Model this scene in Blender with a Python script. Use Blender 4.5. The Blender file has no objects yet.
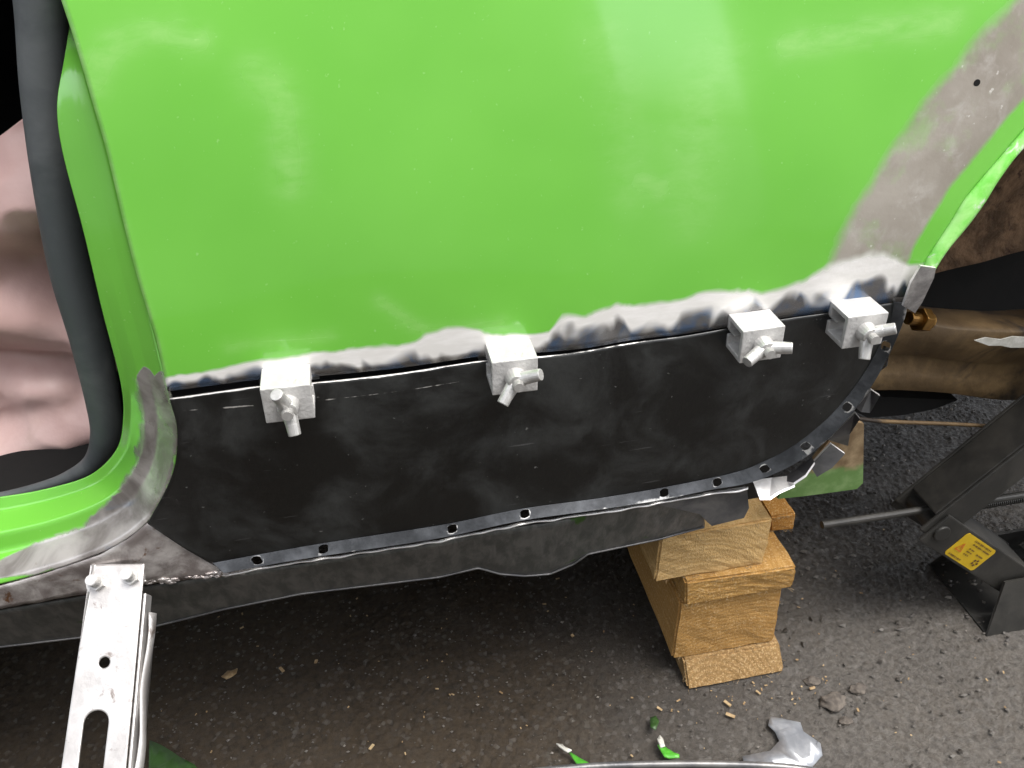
import bpy, bmesh, math, random
import numpy as np
from mathutils import Vector, Matrix, noise as mnoise

random.seed(7); rng = np.random.default_rng(7)
scene = bpy.context.scene
COL = scene.collection

# ------------------------------------------------------------------ camera
F = 850.0
RX = Vector((0.9812, 0.1275, 0.1455)); RX.normalize()
DY = Vector((-0.192, 0.556, 0.809)); DY = (DY - RX * DY.dot(RX)).normalized()
UZ = Vector((-(RX.y * DY.z - RX.z * DY.y), -(RX.z * DY.x - RX.x * DY.z), -(RX.x * DY.y - RX.y * DY.x)))
CAM = Vector((0, 0, 0.59))
ax = Vector((RX.x, DY.x, UZ.x)); ay = Vector((RX.y, DY.y, UZ.y)); az = Vector((RX.z, DY.z, UZ.z))
cd = bpy.data.cameras.new('camera'); cam = bpy.data.objects.new('camera', cd); COL.objects.link(cam)
cd.sensor_width = 36; cd.lens = 36 * F / 1024; cd.clip_start = 0.01; cd.clip_end = 500
m3 = Matrix((ax, ay, -az)).transposed()
cam.matrix_world = Matrix.Translation(CAM) @ m3.to_4x4()
cd.dof.use_dof = False
scene.camera = cam

# ------------------------------------------------------------------ world, sun, exposure
SUN_EL, SUN_AZ = math.radians(70), math.radians(112)     # azimuth clockwise from +Y
w = bpy.data.worlds.new('World'); scene.world = w; w.use_nodes = True
nt = w.node_tree; nt.nodes.clear()
sky = nt.nodes.new('ShaderNodeTexSky'); sky.sky_type = 'NISHITA'; sky.sun_disc = False
sky.sun_elevation = SUN_EL; sky.sun_rotation = SUN_AZ; sky.dust_density = 4; sky.air_density = 1.0
hs = nt.nodes.new('ShaderNodeHueSaturation'); hs.inputs['Saturation'].default_value = 0.3
bg = nt.nodes.new('ShaderNodeBackground'); bg.inputs[1].default_value = 0.15
wo = nt.nodes.new('ShaderNodeOutputWorld')
nt.links.new(sky.outputs[0], hs.inputs['Color']); nt.links.new(hs.outputs[0], bg.inputs[0]); nt.links.new(bg.outputs[0], wo.inputs[0])
sd = bpy.data.lights.new('sun', 'SUN'); sun = bpy.data.objects.new('sun', sd); COL.objects.link(sun)
sd.energy = 1.1; sd.angle = math.radians(35); sd.color = (1, 0.97, 0.92)
sdir = Vector((math.sin(SUN_AZ) * math.cos(SUN_EL), math.cos(SUN_AZ) * math.cos(SUN_EL), math.sin(SUN_EL)))
sun.rotation_euler = sdir.to_track_quat('Z', 'Y').to_euler()
vs = scene.view_settings; vs.view_transform = 'Standard'; vs.look = 'None'; vs.exposure = 1.55; vs.gamma = 1
vs.use_curve_mapping = False

# ------------------------------------------------------------------ measuring helpers (tape measure from the camera's station)
def ray(px, py):
    x, y, z = px - 512, 384 - py, F
    return ax * x + ay * y + az * z
def on_y(px, py, Y):
    v = ray(px, py); return CAM + v * ((Y - CAM.y) / v.y)
def on_z(px, py, Z=0.0):
    v = ray(px, py); return CAM + v * ((Z - CAM.z) / v.z)
def pix(p):
    d = Vector(p) - CAM; zc = d.dot(az)
    return 512 + F * d.dot(ax) / zc, 384 - F * d.dot(ay) / zc
ZS = 0.345; D0 = 0.372
def side_y(X, Z):
    dz = Z - ZS
    if dz >= 0: y = D0 + 0.05 * dz + 0.55 * dz * dz
    else: y = D0 + 0.05 * dz + 0.45 * dz * dz
    y += 0.05 * max(0, X) ** 2
    y += 0.0006 * math.sin(X * 23 + 1.3 + Z * 9) * math.sin(Z * 31 + X * 7)
    return y
def on_side(px, py, off=0.0):
    Y = D0
    for _ in range(12):
        p = on_y(px, py, Y); Y = side_y(p.x, p.z) + off
    return on_y(px, py, Y)

def spline(pts, n, by=None):
    """Catmull-Rom through pts (N,k) resampled to n rows, even in chord length (or at given params)."""
    P = np.asarray(pts, float); N = len(P)
    L = np.r_[0, np.cumsum(np.linalg.norm(np.diff(P[:, :2] if by is None else np.asarray(by, float), axis=0), axis=1))]
    t = np.linspace(0, L[-1], n)
    i = np.clip(np.searchsorted(L, t, side='right') - 1, 0, N - 2)
    tan = np.zeros_like(P)
    for k in range(N):
        a, b = max(0, k - 1), min(N - 1, k + 1)
        tan[k] = (P[b] - P[a]) / max(1e-9, L[b] - L[a])
    h = (L[i + 1] - L[i])[:, None]; u = ((t - L[i])[:, None]) / h
    return ((2*u**3-3*u**2+1) * P[i] + (u**3-2*u**2+u) * h * tan[i] + (-2*u**3+3*u**2) * P[i+1] + (u**3-u**2) * h * tan[i+1])
def lin(pts, n):
    P = np.asarray(pts, float)
    L = np.r_[0, np.cumsum(np.linalg.norm(np.diff(P, axis=0), axis=1))]
    t = np.linspace(0, L[-1], n)
    return np.stack([np.interp(t, L, P[:, k]) for k in range(P.shape[1])], 1)

# ------------------------------------------------------------------ object helpers
def tag(o, label=None, cat=None, group=None, kind=None):
    if label: o['label'] = label
    if cat: o['category'] = cat
    if group: o['group'] = group
    if kind: o['kind'] = kind
    return o
def empty(name, loc=(0, 0, 0)):
    o = bpy.data.objects.new(name, None); COL.objects.link(o); o.location = loc; o.empty_display_size = 0.02
    return o
def put(name, me, mat=None, parent=None, smooth=True):
    o = bpy.data.objects.new(name, me); COL.objects.link(o)
    if mat and not me.materials: me.materials.append(mat)
    if smooth:
        for p in me.polygons: p.use_smooth = True
    if parent is not None:
        o.parent = parent
        o.matrix_parent_inverse = Matrix.Translation(-parent.location) if parent.type == 'EMPTY' and parent.parent is None else Matrix()
    return o
def mesh(name, V, Fc, mat=None, parent=None, smooth=True, thick=0, attrs=None, bevel=0):
    me = bpy.data.meshes.new(name); me.from_pydata([tuple(v) for v in V], [], [tuple(f) for f in Fc])
    if attrs:
        for k, a in attrs.items():
            at = me.attributes.new(k, 'FLOAT', 'POINT'); at.data.foreach_set('value', np.asarray(a, np.float32))
    me.update()
    o = put(name, me, mat, parent, smooth)
    if thick:
        md = o.modifiers.new('thickness', 'SOLIDIFY'); md.thickness = abs(thick); md.offset = -1 if thick > 0 else 1; md.use_rim = True
    if bevel:
        b = o.modifiers.new('bevel', 'BEVEL'); b.width = bevel; b.segments = 2; b.limit_method = 'ANGLE'; b.angle_limit = math.radians(35)
    return o
def gridfaces(n, m):          # n rows of m points
    return [(i*m+j, i*m+j+1, (i+1)*m+j+1, (i+1)*m+j) for i in range(n-1) for j in range(m-1)]
def box_bm(bm, c, s, rot=None):
    r = bmesh.ops.create_cube(bm, size=1)
    M = Matrix.Translation(c) @ (rot.to_4x4() if rot else Matrix()) @ Matrix.Diagonal((*s, 1))
    bmesh.ops.transform(bm, matrix=M, verts=r['verts']); return r['verts']
def cyl_bm(bm, a, b, r1, r2=None, seg=16):
    a, b = Vector(a), Vector(b); d = b - a; r2 = r1 if r2 is None else r2
    r = bmesh.ops.create_cone(bm, cap_ends=True, segments=seg, radius1=r1, radius2=r2, depth=d.length)
    M = Matrix.Translation((a + b) / 2) @ d.to_track_quat('Z', 'Y').to_matrix().to_4x4()
    bmesh.ops.transform(bm, matrix=M, verts=r['verts']); return r['verts']
def from_bm(name, bm, mat, parent=None, bevel=0, smooth=False, seg=2):
    if bevel:
        bmesh.ops.bevel(bm, geom=[e for e in bm.edges if len(e.link_faces) == 2 and e.calc_face_angle(0) > 0.5], offset=bevel, segments=seg, affect='EDGES', profile=0.6)
    me = bpy.data.meshes.new(name); bm.normal_update(); bm.to_mesh(me); bm.free()
    o = put(name, me, mat, parent, smooth)
    return o
def plate(name, pts, nrm, t, mat, parent=None, bevel=0, rim=None):
    """outlined sheet: polygon of 3D points with real thickness along nrm"""
    bm = bmesh.new(); vs_ = [bm.verts.new(p) for p in pts]; f = bm.faces.new(vs_)
    r = bmesh.ops.extrude_face_region(bm, geom=[f]); nv = [v for v in r['geom'] if isinstance(v, bmesh.types.BMVert)]
    bmesh.ops.translate(bm, vec=Vector(nrm).normalized() * t, verts=nv)
    bmesh.ops.recalc_face_normals(bm, faces=bm.faces)
    side_ = [f_ for f_ in bm.faces if len(f_.verts) == 4 and len(pts) != 4 or abs(f_.normal.dot(Vector(nrm).normalized())) < .5]
    if rim:
        for f_ in side_: f_.material_index = 1
    bmesh.ops.triangulate(bm, faces=[f for f in bm.faces if len(f.verts) > 4])
    o = from_bm(name, bm, mat, parent, bevel)
    if rim: o.data.materials.append(rim)
    return o
def tube(name, pts, r, mat, parent=None, n=40, seg=12, flat=1.0):
    P = spline(pts, n, by=np.asarray(pts)); R = r if hasattr(r, '__len__') else [r] * 2
    V = []; up = Vector((0, 1, 0))
    for i, p in enumerate(P):
        d = Vector(P[min(n-1, i+1)] - P[max(0, i-1)]).normalized()
        s = d.cross(up).normalized(); q = s.cross(d)
        rr = np.interp(i / (n-1), np.linspace(0, 1, len(R)), R)
        for k in range(seg):
            a = 2 * math.pi * k / seg
            V.append(Vector(p) + s * math.cos(a) * rr + q * math.sin(a) * rr * flat)
    Fc = [(i*seg+k, i*seg+(k+1) % seg, (i+1)*seg+(k+1) % seg, (i+1)*seg+k) for i in range(n-1) for k in range(seg)]
    Fc += [tuple(range(seg))[::-1], tuple((n-1)*seg+k for k in range(seg))]
    return mesh(name, V, Fc, mat, parent)

# ------------------------------------------------------------------ material helpers
class NB:
    def __init__(s, name):
        s.m = bpy.data.materials.new(name); s.m.use_nodes = True; s.t = s.m.node_tree; s.N = s.t.nodes
        s.p = s.N['Principled BSDF']; s.tc = s.N.new('ShaderNodeTexCoord')
    def link(s, a, b): s.t.links.new(a, b)
    def set(s, k, v):
        i = s.p.inputs[k]
        if hasattr(v, 'is_linked') or isinstance(v, bpy.types.NodeSocket): s.link(v, i)
        else: i.default_value = (*v, 1) if isinstance(v, (tuple, list)) and len(v) == 3 else v
        return s
    def noise(s, scale, detail=4, rough=0.55, dist=0, vec=None, stretch=None):
        n = s.N.new('ShaderNodeTexNoise'); n.inputs['Scale'].default_value = scale; n.inputs['Detail'].default_value = detail
        n.inputs['Roughness'].default_value = rough; n.inputs['Distortion'].default_value = dist
        src = vec or s.tc.outputs['Object']
        if stretch:
            mp = s.N.new('ShaderNodeMapping'); mp.inputs['Scale'].default_value = stretch; s.link(src, mp.inputs[0]); src = mp.outputs[0]
        s.link(src, n.inputs['Vector']); return n.outputs['Fac']
    def vor(s, scale, feat='F1', out='Distance'):
        n = s.N.new('ShaderNodeTexVoronoi'); n.inputs['Scale'].default_value = scale; n.feature = feat
        s.link(s.tc.outputs['Object'], n.inputs['Vector']); return n.outputs[out]
    def attr(s, name):
        n = s.N.new('ShaderNodeAttribute'); n.attribute_name = name; return n.outputs['Fac']
    def math(s, op, a, b=0.0, clamp=False):
        n = s.N.new('ShaderNodeMath'); n.operation = op; n.use_clamp = clamp
        for i, v in ((0, a), (1, b)):
            if isinstance(v, (int, float)): n.inputs[i].default_value = v
            else: s.link(v, n.inputs[i])
        return n.outputs[0]
    def ramp(s, x, stops, inter='LINEAR'):
        n = s.N.new('ShaderNodeValToRGB'); cr = n.color_ramp; cr.interpolation = inter
        while len(cr.elements) < len(stops): cr.elements.new(0.5)
        for e, (pos, c) in zip(cr.elements, stops):
            e.position = pos; e.color = (c, c, c, 1) if isinstance(c, (int, float)) else (*c, 1)
        s.link(x, n.inputs[0]); return n.outputs[0]
    def step(s, x, lo, hi):   # smoothstep 0..1
        n = s.N.new('ShaderNodeMapRange'); n.interpolation_type = 'SMOOTHSTEP'
        n.inputs[1].default_value = lo; n.inputs[2].default_value = hi; s.link(x, n.inputs[0]); return n.outputs[0]
    def mix(s, f, a, b):
        n = s.N.new('ShaderNodeMix'); n.data_type = 'RGBA'
        for i, v in ((0, f), (6, a), (7, b)):
            if isinstance(v, bpy.types.NodeSocket): s.link(v, n.inputs[i])
            else: n.inputs[i].default_value = (*v, 1) if isinstance(v, tuple) else v
        return n.outputs[2]
    def mixf(s, f, a, b):
        n = s.N.new('ShaderNodeMix'); n.data_type = 'FLOAT'
        for i, v in ((0, f), (2, a), (3, b)):
            if isinstance(v, bpy.types.NodeSocket): s.link(v, n.inputs[i])
            else: n.inputs[i].default_value = v
        return n.outputs[0]
    def bump(s, h, strength=0.3, dist=0.001):
        n = s.N.new('ShaderNodeBump'); n.inputs['Strength'].default_value = strength; n.inputs['Distance'].default_value = dist
        s.link(h, n.inputs['Height']); s.link(n.outputs[0], s.p.inputs['Normal']); return s

GREEN = (0.105, 0.60, 0.018)
STEEL_DARK = (0.16, 0.165, 0.18); STEEL_BRIGHT = (0.80, 0.78, 0.73)

def green_base(b):
    n = b.noise(9, 3); g = b.mix(b.step(n, 0.3, 0.7), (0.142, 0.47, 0.046), (0.165, 0.51, 0.058))
    d = b.step(b.noise(420, 2), 0.70, 0.78)            # sanding dust specks
    return b.mix(b.math('MULTIPLY', d, 0.25), g, (0.5, 0.75, 0.35))

def mat_quarter():
    b = NB('green_paint_with_sanded_steel')
    g = green_base(b)
    du = b.math('MULTIPLY', b.attr('pale_mask'), b.step(b.noise(150, 5, 0.7, 0.3, stretch=(0.4, 1, 1)), 0.15, 0.85))  # dust smears, plus reflections and a crease highlight painted into the colour
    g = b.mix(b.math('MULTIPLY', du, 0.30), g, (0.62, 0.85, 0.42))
    # sanded band along the wheel arch
    arch = b.math('ADD', b.attr('arch'), b.math('MULTIPLY', b.math('SUBTRACT', b.noise(55, 5, 0.6), 0.5), 0.55))
    am = b.step(arch, 0.15, 0.75)
    prim = b.mix(b.step(b.noise(16, 4, 0.5, 0.4), 0.30, 0.72), (0.26, 0.228, 0.188), (0.40, 0.365, 0.315))
    prim = b.mix(b.math('MULTIPLY', b.step(b.noise(70, 5, 0.65, 0.4), 0.45, 0.75), 0.5), prim, (0.50, 0.47, 0.43))
    prim = b.mix(b.math('MULTIPLY', b.step(b.noise(30, 4, 0.6), 0.52, 0.72), 0.4), prim, (0.22, 0.52, 0.10))
    prim = b.mix(b.math('MULTIPLY', b.step(b.noise(240, 3), 0.68, 0.76), 0.6), prim, (0.72, 0.69, 0.65))
    c = b.mix(am, g, prim)
    # ground steel strip along the cut: sky reflection painted white above darker, heat-tinted steel
    jag = b.math('MULTIPLY', b.math('SUBTRACT', b.noise(48, 1.5, 0.45, 0.9, stretch=(1, 1, 0.45)), 0.5), 1.7)
    jag2 = b.math('MULTIPLY', b.math('SUBTRACT', b.noise(34, 3, 0.55, 0.5, stretch=(1, 1, 0.6)), 0.5), 0.75)
    s = b.attr('seam')
    s1 = b.math('ADD', s, jag2); s2 = b.math('ADD', s, jag)
    sm = b.math('SUBTRACT', 1.0, b.step(s1, 0.90, 1.10))
    dark = b.mix(b.step(b.noise(48, 3, 0.6, 1.0), 0.42, 0.62), (0.24, 0.235, 0.235), (0.13, 0.20, 0.33))
    dark = b.mix(b.step(b.noise(60, 2, 0.5, 0.5, stretch=(1, 1, 0.6)), 0.50, 0.8), dark, (0.45, 0.45, 0.45))
    br = b.step(s2, 0.22, 0.60)
    st = b.mix(br, dark, b.mix(b.step(b.noise(220, 3, 0.6, 0, stretch=(0.25, 1, 1)), 0.35, 0.7), (0.82, 0.80, 0.76), (0.92, 0.90, 0.87)))
    edge = b.math('MULTIPLY', b.step(s1, 0.88, 1.0), 0.4)
    st = b.mix(edge, st, (0.40, 0.46, 0.33))
    c = b.mix(sm, c, st)
    metal = b.math('MULTIPLY', sm, b.mixf(br, 0.8, 0.22)); metal = b.math('MAXIMUM', metal, b.math('MULTIPLY', am, 0.25))
    b.set('Base Color', c).set('Metallic', metal)
    bare = b.math('MAXIMUM', sm, am)
    r = b.mixf(b.attr('pale_mask'), 0.25, 0.30)
    b.set('Roughness', b.mixf(bare, r, b.mixf(sm, 0.55, 0.26)))
    b.set('Coat Weight', b.math('MULTIPLY', b.math('SUBTRACT', 1.0, bare), 0.95)); b.set('Coat Roughness', b.mixf(b.noise(14, 3), 0.03, 0.10)); b.set('Coat IOR', 1.6)
    hb = b.math('ADD', b.math('MULTIPLY', b.noise(260, 4), b.math('ADD', b.math('MULTIPLY', am, 0.45), 0.06)), b.math('MULTIPLY', b.noise(18, 2), 0.35))
    b.bump(hb, 0.35, 0.0009); return b.m

def mat_jamb():
    b = NB('green_paint_worn_to_steel')
    g = green_base(b)
    a = b.math('ADD', b.attr('bare'), b.math('MULTIPLY', b.math('SUBTRACT', b.noise(60, 5, 0.6, 0.7), 0.5), 0.9))
    am = b.step(a, 0.36, 0.58)
    st = b.mix(b.step(b.noise(34, 5, 0.55, 0.6), 0.36, 0.68), (0.22, 0.20, 0.188), (0.55, 0.525, 0.505))
    st = b.mix(b.math('MULTIPLY', b.step(b.noise(70, 5, 0.7), 0.60, 0.70), 0.5), st, (0.20, 0.12, 0.07))
    st = b.mix(b.math('MULTIPLY', b.step(b.noise(24, 2, 0.5, 1.0), 0.62, 0.72), 0.5), st, (0.14, 0.24, 0.38))
    c = b.mix(am, g, st)
    b.set('Base Color', c).set('Metallic', b.math('MULTIPLY', am, 0.5)).set('Roughness', b.mixf(am, 0.2, b.mixf(b.noise(60, 4), 0.20, 0.42)))
    b.set('Coat Weight', b.mixf(am, 1.0, 0.0)).set('Coat Roughness', 0.12).set('Coat IOR', 1.7)
    b.bump(b.math('ADD', b.math('MULTIPLY', b.noise(160, 5), b.mixf(am, 0.15, 1.0)), b.math('MULTIPLY', b.noise(25, 2), 0.6)), 0.4, 0.001); return b.m

def mat_black():
    b = NB('black_primer_sheet')
    n = b.noise(22, 6, 0.62, 0.5); c = b.mix(b.step(n, 0.42, 0.78), (0.0045, 0.0048, 0.0048), (0.034, 0.036, 0.035))
    sp = b.step(b.noise(240, 3, 0.6), 0.70, 0.76); c = b.mix(b.math('MULTIPLY', sp, 0.5), c, (0.20, 0.20, 0.19))
    sc = b.step(b.noise(70, 3, 0.5, 0, stretch=(0.35, 1, 6)), 0.70, 0.74); c = b.mix(b.math('MULTIPLY', sc, 0.25), c, (0.16, 0.16, 0.16))
    e = b.math('ADD', b.attr('edge'), b.math('MULTIPLY', b.math('SUBTRACT', b.noise(90, 4), 0.5), 1.2))
    em = b.step(e, 0.55, 0.75); c = b.mix(em, c, (0.62, 0.60, 0.57))
    b.set('Base Color', c).set('Metallic', b.math('MULTIPLY', em, 0.6)).set('Roughness', b.mixf(b.step(n, 0.35, 0.7), 0.30, 0.46)).set('Specular IOR Level', 0.6)
    b.bump(b.math('ADD', b.noise(300, 3), b.math('MULTIPLY', b.noise(14, 3), 3.0)), 0.18, 0.0007); return b.m

def mat_flange():
    b = NB('black_primer_flange')
    n = b.noise(60, 5, 0.6); c = b.mix(b.step(n, 0.35, 0.75), (0.025, 0.027, 0.03), (0.085, 0.09, 0.098))
    e = b.math('ADD', b.attr('edge'), b.math('MULTIPLY', b.math('SUBTRACT', b.noise(110, 4), 0.5), 1.0))
    em = b.step(e, 0.6, 0.8); c = b.mix(em, c, (0.65, 0.64, 0.62))
    b.set('Base Color', c).set('Metallic', b.mixf(em, 0.35, 0.7)).set('Roughness', 0.36); b.bump(n, 0.3, 0.001); return b.m

def mat_noisy(name, c0, c1, scale=40, rough=0.5, metal=0.0, bump=0.4, bscale=None, third=None, tscale=80, tlo=0.58, thi=0.7, bdist=0.001, stretch=None, coat=0):
    b = NB(name); c = b.mix(b.step(b.noise(scale, 6, 0.62, 0.4, stretch=stretch), 0.35, 0.68), c0, c1)
    if third: c = b.mix(b.step(b.noise(tscale, 5, 0.65, 0.5), tlo, thi), c, third)
    b.set('Base Color', c).set('Metallic', metal).set('Roughness', rough)
    if coat: b.set('Coat Weight', coat)
    b.bump(b.noise(bscale or scale * 3, 5, stretch=stretch), bump, bdist); return b.m

M = {}
M['quarter'] = mat_quarter(); M['jamb'] = mat_jamb(); M['black'] = mat_black(); M['flange'] = mat_flange()
M['steel_flange'] = mat_noisy('scraped_steel', (0.24, 0.21, 0.20), (0.58, 0.55, 0.53), 55, 0.38, 0.6, 0.5, third=(0.14, 0.07, 0.035), tscale=70, tlo=0.58, thi=0.68)
M['dirty_steel'] = mat_noisy('dirty_dark_steel', (0.075, 0.077, 0.072), (0.15, 0.146, 0.137), 120, 0.42, 0.4, 0.25, third=(0.045, 0.10, 0.02), tscale=24, tlo=0.64, thi=0.70, stretch=(1, 1, 0.35))
M['dark_steel'] = mat_noisy('grey_cut_steel', (0.10, 0.10, 0.105), (0.20, 0.195, 0.19), 40, 0.4, 0.5, 0.3)
M['tab'] = mat_noisy('bent_bare_steel', (0.22, 0.21, 0.21), (0.62, 0.60, 0.58), 45, 0.34, 0.75, 0.4, third=(0.12, 0.10, 0.09), tscale=60)
M['bright_edge'] = mat_noisy('bright_cut_edge', (0.72, 0.70, 0.68), (0.85, 0.84, 0.82), 90, 0.3, 0.5, 0.2)
M['lip'] = mat_noisy('pale_green_lip_paint', (0.16, 0.60, 0.06), (0.36, 0.72, 0.22), 60, 0.3, 0, 0.2, third=(0.66, 0.70, 0.60), tscale=90, tlo=0.55, thi=0.68)
M['rubber'] = mat_noisy('dusty_rubber', (0.075, 0.085, 0.088), (0.125, 0.135, 0.138), 25, 0.62, 0, 0.25, bscale=220)
M['rust'] = mat_noisy('rusty_underseal', (0.10, 0.058, 0.030), (0.30, 0.18, 0.10), 45, 0.85, 0, 1.0, bscale=120, third=(0.055, 0.022, 0.016), tscale=100, bdist=0.004)
M['brown'] = mat_noisy('brown_dirt_on_steel', (0.070, 0.042, 0.016), (0.165, 0.105, 0.045), 22, 0.65, 0, 0.8, bscale=110, third=(0.022, 0.014, 0.008), tscale=14, tlo=0.5, thi=0.62)
M['void'] = mat_noisy('void_black', (0.0025, 0.0024, 0.0022), (0.006, 0.0052, 0.0045), 20, 0.95, 0, 0.4)  # near-black colour carries the deep shade of the enclosed spaces
M['brass'] = mat_noisy('tarnished_brass', (0.16, 0.08, 0.02), (0.32, 0.18, 0.05), 90, 0.3, 0.9, 0.2)
M['seat'] = mat_noisy('pinkish_vinyl', (0.62, 0.40, 0.365), (0.74, 0.545, 0.51), 9, 0.42, 0, 0.35, bscale=160, third=(0.50, 0.33, 0.25), tscale=9, tlo=0.52, thi=0.75)
M['zinc'] = mat_noisy('cast_alloy', (0.46, 0.45, 0.435), (0.56, 0.55, 0.535), 120, 0.38, 0.22, 0.4, bscale=500, third=(0.30, 0.28, 0.26), tscale=75, tlo=0.60, thi=0.72)
M['zinc_bolt'] = mat_noisy('zinc_plate', (0.44, 0.43, 0.415), (0.58, 0.57, 0.55), 150, 0.32, 0.5, 0.1)
M['strut'] = mat_noisy('scuffed_pale_steel', (0.42, 0.40, 0.385), (0.56, 0.545, 0.53), 45, 0.36, 0.65, 0.3, third=(0.22, 0.185, 0.165), tscale=95, tlo=0.60, thi=0.72)
M['jack'] = mat_noisy('dull_black_jack_paint', (0.013, 0.0125, 0.011), (0.030, 0.028, 0.024), 30, 0.5, 0, 0.3)
M['yellow'] = mat_noisy('yellow_sticker', (0.46, 0.30, 0.008), (0.54, 0.36, 0.012), 60, 0.45, 0, 0.05)
M['print'] = mat_noisy('dark_print', (0.05, 0.02, 0.01), (0.10, 0.04, 0.02), 300, 0.6, 0, 0.05)
M['orange_print'] = mat_noisy('red_orange_print', (0.45, 0.10, 0.01), (0.55, 0.15, 0.02), 300, 0.6, 0, 0.05)
M['scrap'] = mat_noisy('scrap_grey_steel', (0.22, 0.23, 0.25), (0.36, 0.37, 0.39), 50, 0.36, 0.5, 0.3, third=(0.12, 0.12, 0.13), tscale=60, tlo=0.66, thi=0.72)
M['paint_flake'] = mat_noisy('green_paint_flake', (0.05, 0.26, 0.02), (0.10, 0.40, 0.04), 80, 0.4, 0, 0.3)
M['white_flake'] = mat_noisy('white_flake_back', (0.40, 0.39, 0.34), (0.58, 0.57, 0.53), 80, 0.6, 0, 0.3)
M['leaf'] = mat_noisy('leaf_green', (0.02, 0.05, 0.01), (0.035, 0.085, 0.02), 60, 0.45, 0, 0.3)
M['crumb'] = mat_noisy('dark_clod', (0.06, 0.05, 0.042), (0.13, 0.11, 0.09), 120, 0.9, 0, 0.8)
M['chip'] = mat_noisy('wood_chip', (0.22, 0.14, 0.065), (0.42, 0.31, 0.17), 120, 0.8, 0, 0.4)

def mat_wood(name, c0, c1, seed, axis):
    b = NB(name)
    st = {'end': (1, 1, 1), 'x': (1, 0.12, 1), 'y': (1, 0.12, 1)}[axis]
    mp = b.N.new('ShaderNodeMapping'); mp.inputs['Location'].default_value = (0.02 * math.sin(seed * 2.3), 0, 0.035 + 0.02 * math.cos(seed * 1.7)); mp.inputs['Scale'].default_value = st
    b.link(b.tc.outputs['Object'], mp.inputs[0])
    wv = b.N.new('ShaderNodeTexWave'); wv.wave_type = 'RINGS'; wv.rings_direction = 'Y'; wv.inputs['Scale'].default_value = 75; wv.inputs['Distortion'].default_value = 2.2
    wv.inputs['Detail'].default_value = 3; wv.inputs['Detail Scale'].default_value = 1.2; b.link(mp.outputs[0], wv.inputs['Vector'])
    n = b.noise(60, 6, 0.7, 0.3, vec=mp.outputs[0]); n2 = b.noise(14, 3, 0.5, vec=mp.outputs[0])
    f = b.math('ADD', b.math('MULTIPLY', wv.outputs['Fac'], 0.12), b.math('ADD', b.math('MULTIPLY', n, 0.30), b.math('MULTIPLY', b.noise(420, 4, 0.75, vec=mp.outputs[0]), 0.43)))
    c = b.mix(b.step(f, 0.25, 0.75), c0, c1)
    c = b.mix(b.math('MULTIPLY', b.step(n2, 0.56, 0.72), 0.5), c, (0.22, 0.095, 0.02))
    c = b.mix(b.math('MULTIPLY', b.step(b.noise(33, 5, 0.7, 0.5), 0.62, 0.72), 0.6), c, (0.10, 0.075, 0.04))
    c = b.mix(b.math('MULTIPLY', b.step(b.noise(11, 6, 0.72, 0.8, vec=mp.outputs[0]), 0.50, 0.78), 0.12), c, (0.15, 0.10, 0.05))
    c = b.mix(b.math('MULTIPLY', b.step(b.noise(620, 3, 0.7), 0.50, 0.68), 0.45), c, (0.74, 0.56, 0.32))
    b.set('Base Color', c).set('Roughness', 0.9).set('Specular IOR Level', 0.15)
    fuzz = b.noise(900, 3, 0.7)
    b.bump(b.math('ADD', f, b.math('MULTIPLY', fuzz, 0.9)), 0.8, 0.0016); return b.m
M['wood_a'] = mat_wood('pale_pine', (0.50, 0.31, 0.12), (0.70, 0.48, 0.22), 1.0, 'y')
M['wood_b'] = mat_wood('sawn_pine', (0.34, 0.18, 0.05), (0.56, 0.34, 0.115), 4.0, 'y')
M['wood_c'] = mat_wood('orange_pine', (0.36, 0.19, 0.055), (0.54, 0.32, 0.11), 7.0, 'y')
M['wood_d'] = mat_wood('weathered_pine', (0.21, 0.125, 0.05), (0.39, 0.245, 0.105), 9.0, 'x')
M['wood_e'] = mat_wood('dark_pine_scrap', (0.30, 0.14, 0.03), (0.45, 0.23, 0.06), 12.0, 'x')

def mat_ground():
    b = NB('dusty_asphalt')
    ch = b.vor(290, 'F1', 'Color')
    sp = b.N.new('ShaderNodeSeparateColor'); b.link(ch, sp.inputs[0])
    c = b.mix(sp.outputs[0], (0.024, 0.0195, 0.0150), (0.043, 0.037, 0.031))
    c = b.mix(b.math('MULTIPLY', b.step(sp.outputs[1], 0.86, 0.95), 0.8), c, (0.095, 0.088, 0.08))
    pits = b.step(b.vor(290), 0.35, 0.62)
    c = b.mix(b.math('MULTIPLY', pits, 0.35), c, (0.022, 0.019, 0.016))
    pale_mask = b.step(b.noise(5, 5, 0.6), 0.35, 0.7)  # dust film in random patches
    pale_mask = b.math('MULTIPLY', pale_mask, b.step(b.noise(120, 4, 0.7), 0.3, 0.7))
    c = b.mix(b.math('MULTIPLY', pale_mask, 0.7), c, (0.054, 0.041, 0.027))
    c = b.mix(b.math('MULTIPLY', b.attr('soil'), b.math('MULTIPLY', b.step(b.noise(160, 4, 0.7), 0.25, 0.75), 0.75)), c, (0.058, 0.043, 0.028))
    c = b.mix(b.math('MULTIPLY', b.attr('light_patch'), b.math('MULTIPLY', b.step(b.noise(210, 4, 0.7), 0.25, 0.75), 0.7)), c, (0.120, 0.108, 0.094))  # paler tone painted in for the daylight in front of the sill
    b.set('Base Color', c).set('Roughness', b.mixf(b.attr('soil'), b.mixf(sp.outputs[2], 0.32, 0.75), 0.95)).set('Specular IOR Level', b.mixf(b.attr('soil'), 0.5, 0.12))
    b.bump(b.math('ADD', b.noise(420, 5, 0.75), b.math('MULTIPLY', b.noise(1100, 3, 0.7), 0.5)), 0.8, 0.0016); return b.m
M['ground'] = mat_ground()

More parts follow.
